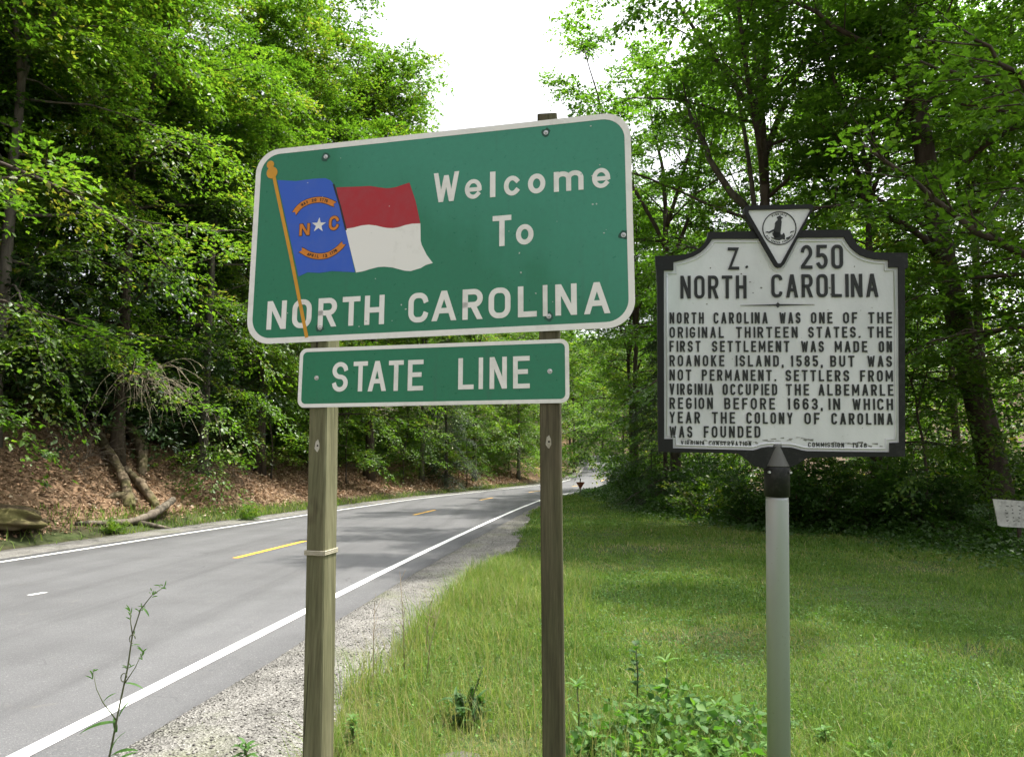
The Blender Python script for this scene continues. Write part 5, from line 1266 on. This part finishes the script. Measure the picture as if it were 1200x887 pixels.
# grass ------------------------------------------------------------------------
def blades(name, x, y, h, w, lean, tone, z=None, seed=0):
    r = np.random.default_rng(seed); n = len(x)
    z = ground(x, y) - .01 if z is None else z
    a = r.random(n) * 6.28; L = np.stack([np.cos(a), np.sin(a), 0 * a], 1); b = a + 1.57 + r.normal(0, .5, n); S = np.stack([np.cos(b), np.sin(b), 0 * b], 1)
    B = np.stack([x, y, z], 1); hh = h[:, None]; le = (lean * h)[:, None]
    up = np.array([[0, 0, 1.0]])
    m1 = B + up * hh * .5 + L * le * .28; tp = B + up * hh * np.sqrt(np.clip(1 - lean[:, None] ** 2 * .5, .2, 1)) + L * le
    ww = w[:, None] / 2
    V = np.stack([B - S * ww, B + S * ww, m1 - S * ww * .8, m1 + S * ww * .8, tp], 1).reshape(-1, 3)
    i = np.arange(n)[:, None] * 5
    F = np.concatenate([i + [[0, 1, 3]], i + [[0, 3, 2]], i + [[2, 3, 4]]], 1).reshape(-1, 3)
    return tag(link(name, np_mesh(name, V, F, GRASS, var=np.repeat(np.clip(tone, 0, 1), 3))), kind="stuff")
def lawn():
    r = np.random.default_rng(21); X_, Y_, H_, W_, T_ = [], [], [], [], []
    for ylo, yhi, dens, hh, ww in ((-2, 2.6, 2600, .062, .0055), (2.6, 5, 6400, .062, .0042), (5, 8, 3600, .062, .0055), (8, 13, 1700, .062, .008), (13, 22, 680, .066, .013), (22, 40, 260, .075, .022), (40, 62, 90, .09, .035)):
        xr = min(16, .78 * yhi + 1.0); x0 = -1.6 if ylo < 20 else 0
        n = int((xr - x0) * (yhi - ylo) * dens)
        x = x0 + (xr - x0) * r.random(n); y = ylo + (yhi - ylo) * r.random(n)
        k = (x > lawn_l(y) - .05 + .22 * wob(x * 3, y * 3) * 1) & (x < wood_r(y) + 1.2) & (x < .78 * np.maximum(y, 2.6) + 1.0)
        x, y = x[k], y[k]; n = len(x)
        pat = wob(x * .9 + 3, y * .9); fine = wob(x * 4.1, y * 3.7 + 2)
        h = hh * r.uniform(.55, 1.5, n) * (1 + .5 * fine) * (1 + .3 * pat)
        tone = .48 + r.normal(0, .2, n) - .14 * fine + .22 * pat + .35 * (r.random(n) < .06)
        X_.append(x); Y_.append(y); H_.append(h); W_.append(np.full(n, ww) * r.uniform(.7, 1.4, n)); T_.append(tone)
    x, y, h, w, t = map(np.concatenate, (X_, Y_, H_, W_, T_))
    dry = (np.exp(-(((x - 4.0) / .5) ** 2 + ((y - 6.2) / .30) ** 2)) + np.exp(-(((x - 2.3) / 1.0) ** 2 + ((y - 14.0) / .8) ** 2)) + np.exp(-(((x - 1.1) / .6) ** 2 + ((y - 11.3) / .5) ** 2)) + .8 * np.exp(-(((x - 6.2) / .7) ** 2 + ((y - 11.0) / .5) ** 2))
           + .8 * np.exp(-(((x - 1.6) / .5) ** 2 + ((y - 6.6) / .35) ** 2)) + .8 * np.exp(-(((x + .05) / .25) ** 2 + ((y - 4.12) / .16) ** 2)))
    keep = r.random(len(x)) > dry * .85
    t = t + dry * .6 * (r.random(len(x)) < .75)
    blades("lawn_grass", x[keep], y[keep], h[keep], w[keep], r.uniform(.1, 1.15, keep.sum()), t[keep], seed=3)
    # taller meadow grass along the gravel and round the posts
    n = 50000
    y = 3.0 + 10 * r.random(n) ** 1.7; u = r.random(n) ** 1.25; x = lawn_l(y) - .08 + u * (1.35 + .05 * y)
    d = wob(x * 2.2, y * 2.2 + 5)
    k = r.random(n) < np.clip(.45 + .6 * d, .08, 1) * (1 - .75 * sm(.55, 1, u))
    x, y, d, u = x[k], y[k], d[k], u[k]; n = len(x)
    h = np.interp(y, [3, 5, 8, 13], [.27, .32, .25, .17]) * r.uniform(.35, 1.35, n) * (1 - .45 * u) * np.clip(1 + .55 * d, .5, 1.6)
    blades("meadow_grass", x, y, h, r.uniform(.0025, .0055, n) * np.interp(y, [3, 13], [1, 1.8]), r.uniform(.2, 1.25, n), .6 + r.normal(0, .2, n), seed=4)
    # rank grass in the near lawn
    n = 60000
    y = 3.0 + 7.5 * r.random(n) ** 1.5; x = -.4 + 7.6 * r.random(n); d = wob(x * 2.6 + 1, y * 2.6)
    k = (r.random(n) < np.clip(.3 + .7 * d + .5 * np.exp(-((x - .9) ** 2 / .5 + (y - 4.1) ** 2 / .25)), .03, 1) * (1 - .8 * sm(4.6, 6.6, y))) & (x > lawn_l(y) + .3); x, y = x[k], y[k]; n = len(x)
    blades("rank_grass", x, y, r.uniform(.08, .24, n) * np.interp(y, [5, 7], [1, .65]), r.uniform(.0022, .0045, n), r.uniform(.3, 1.3, n), .47 + r.normal(0, .22, n) + .12 * np.sin(x * 2.1) * np.sin(y * 2.6 + 1), seed=14)
    # flowering stalks: straw thin stems
    n = 1700
    y = 3.4 + 7 * r.random(n) ** 1.4; x = lawn_l(y) + r.random(n) ** 1.3 * 1.6
    blades("grass_seed_stalks", x, y, r.uniform(.25, .5, n), r.uniform(.002, .0035, n), r.uniform(.1, .5, n), r.uniform(.84, 1, n), seed=5)
    # far verge across the road
    n = 20000
    y = 10 + 55 * r.random(n) ** 1.3; t_ = r.random(n) ** 1.1 * np.interp(y, [14, 24, 30], [1.9, 1.0, .7]); x = pave_l(y) - 1.0 - t_
    d = wob(x * .8, y * .5); k = r.random(n) < np.clip(.5 + .6 * d, .05, 1) * np.interp(y, [20, 30], [1, .45]); x, y = x[k], y[k]; n = len(x)
    blades("verge_grass", x, y, r.uniform(.08, .26, n), r.uniform(.012, .03, n), r.uniform(.2, .8, n), .6 + r.normal(0, .2, n), seed=6)
    # sparse sprigs in the gravel
    n = 1400
    y = 3.3 + 9 * r.random(n) ** 1.4; x = pave_r(y) + .1 + r.random(n) * (lawn_l(y) - pave_r(y)); d = wob(x * 4, y * 4)
    k = r.random(n) < np.clip(d * 1.2, 0.03, 1); x, y = x[k], y[k]; n = len(x)
    blades("gravel_sprigs", x, y, r.uniform(.02, .07, n), r.uniform(.003, .006, n), r.uniform(.2, .9, n), .6 + r.normal(0, .2, n), seed=7)
lawn()
def clover():
    r = np.random.default_rng(31); P, D, N, ln, tn = [], [], [], [], []
    for ylo, yhi, dens, s in ((2.8, 5.5, 1900, .019), (5.5, 9, 1000, .022), (9, 16, 330, .03), (16, 30, 90, .045)):
        n = int((.78 * yhi + 2) * (yhi - ylo) * dens); x = -1.2 + (.78 * yhi + 2.2) * r.random(n); y = ylo + (yhi - ylo) * r.random(n)
        d = wob(x * 1.7 + 7, y * 1.7); k = (x > lawn_l(y) + .1) & (x < wood_r(y) + 1) & (r.random(n) < np.clip(.5 + .5 * d, .12, 1)); x, y = x[k], y[k]; n = len(x)
        P.append(np.stack([x, y, ground(x, y) + r.uniform(.015, .075, n)], 1)); q = r.normal(0, 1, (n, 3)); q[:, 2] *= .25; D.append(q)
        m_ = r.normal(0, .4, (n, 3)); m_[:, 2] += 1; N.append(m_); ln.append(s * r.uniform(.6, 1.5, n)); tn.append(np.clip(r.normal(.6, .22, n), 0, 1))
    P, D, N, ln, tn = map(np.concatenate, (P, D, N, ln, tn))
    tag(link("clover", leaf_mesh("clover", leaf_quads(P, D, N, ln, ln * .75, .1), WEED, tn)), kind="stuff")
clover()
def ivy():
    """low ground cover where the lawn meets the wood"""
    r = np.random.default_rng(41); n = 46000
    y = 10 + 45 * r.random(n) ** 1.5; u = r.normal(.4, .75, n); x = wood_r(y) + u
    z = ground(x, y) + r.random(n) ** 1.6 * np.clip(.12 + .3 * sm(-.6, .8, u), 0, .5)
    N = r.normal(0, .45, (n, 3)); N[:, 2] += .9; D = r.normal(0, 1, (n, 3)); D[:, 2] *= .4; ln = r.uniform(.05, .1, n) * np.interp(y, [10, 50], [1, 2])
    tag(link("ground_cover", leaf_mesh("ground_cover", leaf_quads(np.stack([x, y, z], 1), D, N, ln, ln * .7), LEAF_SHADE, np.clip(r.normal(.55, .2, n), 0, 1))), kind="stuff")
ivy()

# single weeds in the foreground ------------------------------------------------
def weed_leaf(mb, p, d, nrm, L, w, curl=.35, n=5):
    d = np.array(d, float); d /= np.linalg.norm(d); s = np.cross(d, nrm); s /= np.linalg.norm(s) + 1e-9; u = np.cross(s, d)
    V = []; 
    for k in range(n + 1):
        f = k / n; c = np.array(p) + d * L * f * (1 - .15 * curl * f) + u * L * (.12 * f - curl * f * f); ww = w / 2 * math.sin(math.pi * min(.97, .12 + .85 * f)) ** .8
        V += [c - s * ww + u * ww * .35, c, c + s * ww + u * ww * .35]
    F = []
    for k in range(n):
        a = k * 3; F += [[a, a + 1, a + 4, a + 3], [a + 1, a + 2, a + 5, a + 4]]
    mb.add(V, F)
def finish(t, mb_stem, mb_leaf, lm, sm_, tone, leafname="leaves"):
    for nm, m_, mat in (("stem", mb_stem, sm_), (leafname, mb_leaf, lm)):
        if not m_.v: continue
        me = m_.mesh(nm, mat, True); a = me.attributes.new("var", 'FLOAT', 'FACE')
        r = np.random.default_rng(len(me.polygons)); a.data.foreach_set("value", np.clip(r.normal(tone, .12, len(me.polygons)), 0, 1).astype(np.float32)); link(nm, me, t)
def tall_weed():
    x, y = -2.12, 3.95; t = thing("tall_weed", "thin tall weed with few leaves standing against the road's white edge line", "weed", (x, y, gh(x, y)))
    S, Lf = MB(), MB(); r = np.random.default_rng(3)
    main = [(-.03, 0, -.03), (.0, 0, .15), (.025, 0, .33), (.06, 0, .55), (.075, .0, .72), (.11, 0, .85), (.17, 0, .93), (.225, 0, .965)]
    S.add(*tube(main, np.linspace(.006, .0018, 8), 6))
    br = [[(.018, 0, .28), (-.06, .0, .37), (-.10, 0, .44), (-.125, 0, .53)], [(.05, 0, .47), (.10, 0, .55), (.135, 0, .63)], [(.075, 0, .72), (.062, 0, .78), (.055, 0, .84)]]
    for b in br:
        S.add(*tube(b, np.linspace(.0035, .0012, len(b)), 5))
        for k in range(7): weed_leaf(Lf, np.array(b[-1]) - np.array([0, 0, .02 * (k % 3)]), (r.normal(0, .6), r.normal(0, .5), .9), (0, 1, .3), r.uniform(.02, .05), .007)
    for p, d, L, w in [((.015, 0, .27), (-1, -.2, -.05), .19, .03), ((.05, 0, .47), (1, 0, -.1), .11, .016), ((-.06, 0, .37), (.6, 0, .7), .08, .016), ((.0, 0, .1), (1, -.2, .5), .16, .028), ((0, 0, .05), (.8, .3, .6), .14, .022),
                       ((0, 0, .12), (.4, -.3, .9), .16, .02), ((.03, 0, .3), (.3, .2, .8), .1, .014), ((.07, 0, .66), (1, 0, .4), .05, .01), ((.12, 0, .86), (.6, 0, -.5), .06, .014), ((.02, 0, .22), (-.2, 0, .9), .08, .02)]:
        weed_leaf(Lf, p, d, (0, -.3, 1), L, w)
    for k in range(30):
        i = r.integers(3, 8); p = np.array(main[i]) + r.normal(0, .008, 3); weed_leaf(Lf, p, (r.normal(0, 1), r.normal(0, .6), .5), (0, 1, .3), r.uniform(.015, .04), .006)
    for p in ((.078, -.005, .70), (.045, -.005, .5)):
        a = np.linspace(0, 5, 9); S.add(*tube([(p[0] + .016 * math.cos(q), p[1], p[2] + .022 * math.sin(q)) for q in a], .0028, 5))
    finish(t, S, Lf, WEED, STEM, .35)
tall_weed()
def leafy_weed(name, label, x, y, h, n, L, w, tone, mat=WEED, seed=1, whorl=False, group=None, lean=(0, 0)):
    t = thing(name, label, "weed", (x, y, gh(x, y)), 0, group); S, Lf = MB(), MB(); r = np.random.default_rng(seed)
    top = np.array([lean[0], lean[1], h]); S.add(*tube([(0, 0, -.02), top * .5 + np.array([.01, 0, 0]), top], [.006, .005, .003], 6))
    for k in range(n):
        f = .25 + .75 * (k + .5) / n if not whorl else (1.0 if k < n * .6 else r.uniform(.3, .95))
        a = k * 2.4 + r.normal(0, .2); el = r.uniform(.0, .5) + (.35 * f)
        weed_leaf(Lf, top * f, (math.cos(a) * math.cos(el), math.sin(a) * math.cos(el), math.sin(el)), (0, 0, 1), L * r.uniform(.7, 1.15) * (1 - .25 * f if not whorl else 1), w * r.uniform(.8, 1.2), .4)
    finish(t, S, Lf, mat, STEM, tone)
leafy_weed("leafy_weed", "low green weed rising from the gravel at the bottom edge, left of the left post", -1.43, 4.0, .15, 16, .10, .024, .5, seed=2)
def dock():
    x, y = -.27, 4.5; t = thing("dock_plant", "dark green dock plant with a brown spike in the grass between the two posts", "weed", (x, y, gh(x, y))); S, Lf = MB(), MB(); r = np.random.default_rng(13)
    for k in range(54):
        a = r.random() * 6.28; el = r.uniform(.1, 1.35); z0 = r.uniform(0, .14)
        weed_leaf(Lf, (r.normal(0, .05), r.normal(0, .05), z0), (math.cos(a) * math.cos(el), math.sin(a) * math.cos(el), math.sin(el)), (-math.cos(a), -math.sin(a), 1), r.uniform(.06, .13), r.uniform(.022, .045), r.uniform(.2, .8))
    for dx, h in ((.09, .34), (.03, .22), (-.05, .2)):
        P = [(0, 0, 0), (dx * .4, 0, h * .5), (dx, 0, h)]; S.add(*tube(P, [.005, .004, .002], 5))
        for k in range(60):
            f = r.uniform(.45, 1); c = np.array([dx * f, 0, h * f]) + r.normal(0, .006, 3); weed_leaf(Lf, c, r.normal(0, 1, 3), (0, .2, 1), .014, .008, .2, 2)
    finish(t, S, Lf, DOCK, STEM, .5)
dock()
leafy_weed("whorled_weed", "tallest pale whorled weed in the leafy patch left of the grey pole", .93, 4.45, .36, 22, .09, .016, .9, seed=4, whorl=True)
leafy_weed("whorled_weed", "short pale whorled weed at the right of the leafy patch by the grey pole", 1.17, 4.25, .17, 18, .075, .015, .85, seed=5, whorl=True)
leafy_weed("whorled_weed", "pale whorled weed close beside the right wooden post", .37, 4.2, .30, 20, .09, .014, .85, seed=6, whorl=True)
leafy_weed("broadleaf_weed", "dark broad leaved stem standing behind the tallest pale whorled weed", .80, 4.75, .40, 12, .09, .05, .15, seed=7)
leafy_weed("broadleaf_weed", "leafy weed at the right of the grey pole's foot", 1.72, 4.1, .10, 14, .08, .03, .75, seed=8)
leafy_weed("broadleaf_weed", "bushy weed growing against the right side of the left wooden post", -.88, 4.1, .20, 44, .075, .02, .8, seed=9)
leafy_weed("broadleaf_weed", "broad leaved weed at the bottom edge just right of the right post", .43, 3.9, .13, 16, .10, .045, .75, seed=10)
def patch():
    r = np.random.default_rng(51)
    C = [(.62, 4.15, .30, .20), (.95, 4.3, .34, .26), (1.2, 4.1, .28, .2), (.8, 3.85, .36, .15), (1.45, 4.35, .25, .14), (.45, 3.95, .2, .16), (1.1, 3.8, .3, .13), (1.9, 3.9, .16, .10)]
    P, D, ln, tn = [], [], [], []
    for k, (cx, cy_, R_, H_) in enumerate(C):
        n = int(1400 * R_ * R_ * (1 + H_ * 3)); a = r.random(n) * 6.28; q = r.random(n) ** .55; x = cx + np.cos(a) * q * R_ * r.uniform(.8, 1.25, n); y = cy_ + np.sin(a) * q * R_ * .85
        P.append(np.stack([x, y, ground(x, y) + H_ * (1 - q ** 2) * r.uniform(.25, 1.15, n) + .01], 1)); d = np.stack([np.cos(a), np.sin(a), r.normal(-.1, .3, n)], 1) + r.normal(0, .5, (n, 3)); D.append(d)
        ln.append(r.uniform(.03, .075, n)); tn.append(np.clip(r.normal(.5 + .08 * (k % 4), .22, n), 0, 1))
    P, D, ln, tn = map(np.concatenate, (P, D, ln, tn)); N = r.normal(0, .42, (len(P), 3)); N[:, 2] += .9
    tag(link("creeping_weeds", leaf_mesh("creeping_weeds", leaf_quads(P, D, N, ln, ln * r.uniform(.45, .9, len(P)), .12), WEED, tn)), kind="stuff")
patch()
for i, (x, y, h, lx, lab) in enumerate([(-.98, 5.2, .62, .0, "thin dry stalk nearest the left post, at the edge of the gravel"), (-.80, 5.5, .78, -.05, "tallest thin dry stalk, right of the stalk nearest the left post"), (-.62, 5.3, .55, .10, "thin dry stalk leaning right over the grass between the posts"), (-.72, 6.1, .5, .06, "short thin dry stalk set farthest back at the gravel's edge")]):
    t = thing("dry_stalk", lab, "dry weed", (x, y, gh(x, y)), 0, "dry stalks at the gravel's edge"); S = MB(); r = np.random.default_rng(60 + i)
    main = [(0, 0, -.02), (lx * .3, 0, h * .5), (lx, 0, h)]; S.add(*tube(main, [.004, .003, .0014], 5))
    for k in range(7):
        f = r.uniform(.35, .95); p = np.array([lx * f * f, 0, h * f]); S.add(*tube([p, p + np.array([r.normal(0, .04), r.normal(0, .04), r.uniform(.04, .1)])], [.0018, .0009], 4))
    finish(t, S, MB(), WEED, STRAW, .3)
t = thing("dandelion_clock", "round white dandelion seed head low in the weeds left of the grey pole", "dandelion", (1.25, 4.15, gh(1.25, 4.15))); S, Hd = MB(), MB()
S.add(*tube([(0, 0, -.02), (.005, 0, .06), (.012, 0, .10)], .002, 5)); r = np.random.default_rng(5)
for k in range(130):
    d = r.normal(0, 1, 3); d /= np.linalg.norm(d); c = np.array([.012, 0, .115]); e = c + d * .016; s_ = np.cross(d, [0, .3, 1]); s_ /= np.linalg.norm(s_); q = np.cross(d, s_)
    Hd.add([c, e - s_ * .003, e + s_ * .003], [[0, 1, 2]]); Hd.add([e - s_ * .004, e + q * .004, e + s_ * .004, e - q * .004], [[0, 1, 2, 3]])
finish(t, S, Hd, worn("dandelion_fluff", (.75, .75, .72), (.6, .6, .56)), STEM, .5, "seed_head")
m = MB(); rr = random.Random(3)
tag(None, None) if False else None
fs = np.array([(math.cos(a) * .14 * rr.uniform(.8, 1.2), math.sin(a) * .08 * rr.uniform(.8, 1.2)) for a in np.linspace(0, 6.28, 12)[:-1]])
top = np.stack([fs[:, 0] * .8, fs[:, 1] * .8, np.full(11, .006)], 1); bot = np.stack([fs[:, 0], fs[:, 1], np.full(11, -.04)], 1)
m.add(np.concatenate([top, bot]), [list(range(11)), *[[i, i + 11, (i + 1) % 11 + 11, (i + 1) % 11] for i in range(11)]])
tag(link("flat_stone", m.mesh("flat_stone", stone_mat()), None, (-.27, 3.98, gh(-.27, 3.98) + .02)), "flat pale stone bedded in the bare patch between the posts", "stone")

# small signs -------------------------------------------------------------------
def far_sign():
    x, y = 4.25, 44.5; z = gh(x, y); t = thing("yield_sign", "small rust red triangular road sign pointing down, far off by the bend", "road sign", (x, y, z))
    m_ = MB(); m_.add(*tube([(0, .03, -.3), (0, .03, .98)], .03, 8)); link("post", m_.mesh("post", worn("dark_post", (.06, .055, .05), (.1, .08, .06))), t)
    m_ = MB(); o = [(-.25, .74), (.25, .74), (.26, .70), (.03, .34), (-.03, .34), (-.26, .70)]
    V = [(a, -.012, b) for a, b in o] + [(a, .0, b) for a, b in o]; m_.add(V, [list(range(6)), list(range(6, 12))[::-1]] + [[i, i + 6, (i + 1) % 6 + 6, (i + 1) % 6] for i in range(6)])
    link("sign_plate", m_.mesh("sign_plate", worn("rust_red_paint", (.26, .055, .03), (.18, .07, .04), .5)), t)
far_sign()
def board():
    x, y = 9.05, 13.0; z = gh(x, y) - .2; t = thing("weathered_board_sign", "weathered white board with faded dark writing by the big trunk at the right edge", "board sign", (x, y, z), rad(-6))
    m_ = MB(); m_.add(*tube([(.10, .035, -.3), (.11, .035, 1.05)], .035, 8)); link("stake", m_.mesh("stake", BARK), t)
    o = [(-.325, 1.19), (-.27, .72), (-.20, .70), (.55, .66), (.62, .70), (.60, 1.10), (.3, 1.15)]; o = [(a, b - .0) for a, b in o]
    V = [(a, -.02, b) for a, b in o] + [(a, .0, b) for a, b in o]; k = len(o)
    m_ = MB(); m_.add(V, [list(range(k)), list(range(k, 2 * k))[::-1]] + [[i, (i + 1) % k, (i + 1) % k + k, i + k] for i in range(k)])
    M = Mat("faded_white_board"); a = M.noise(9, 5, .7); b = M.noise(3, 4, .6)
    M.set(color=M.mix(M.ramp(a, [(.3, .8), (.5, 0)]), M.ramp(b, [(.3, (.38, .38, .34)), (.6, (.62, .62, .57))]), (.2, .2, .17)), rough=.8)
    p = link("board", m_.mesh("board", M.m), t)
    m_ = MB(); r = random.Random(9)
    for row in range(5):
        for c in range(7):
            u = -.12 + c * .10 + r.uniform(-.02, .02); v = 1.08 - row * .068 + r.uniform(-.008, .008)
            if r.random() < .8: m_.add([(u, -.0225, v), (u + r.uniform(.02, .07), -.0225, v + r.uniform(-.01, .01)), (u + r.uniform(.02, .06), -.0225, v - r.uniform(.015, .03)), (u + .006, -.0225, v - .02)], [[0, 1, 2, 3]])
    link("faded_writing", m_.mesh("faded_writing", worn("faded_ink", (.10, .10, .09), (.3, .3, .27), .5, scale=40)), p)
board()
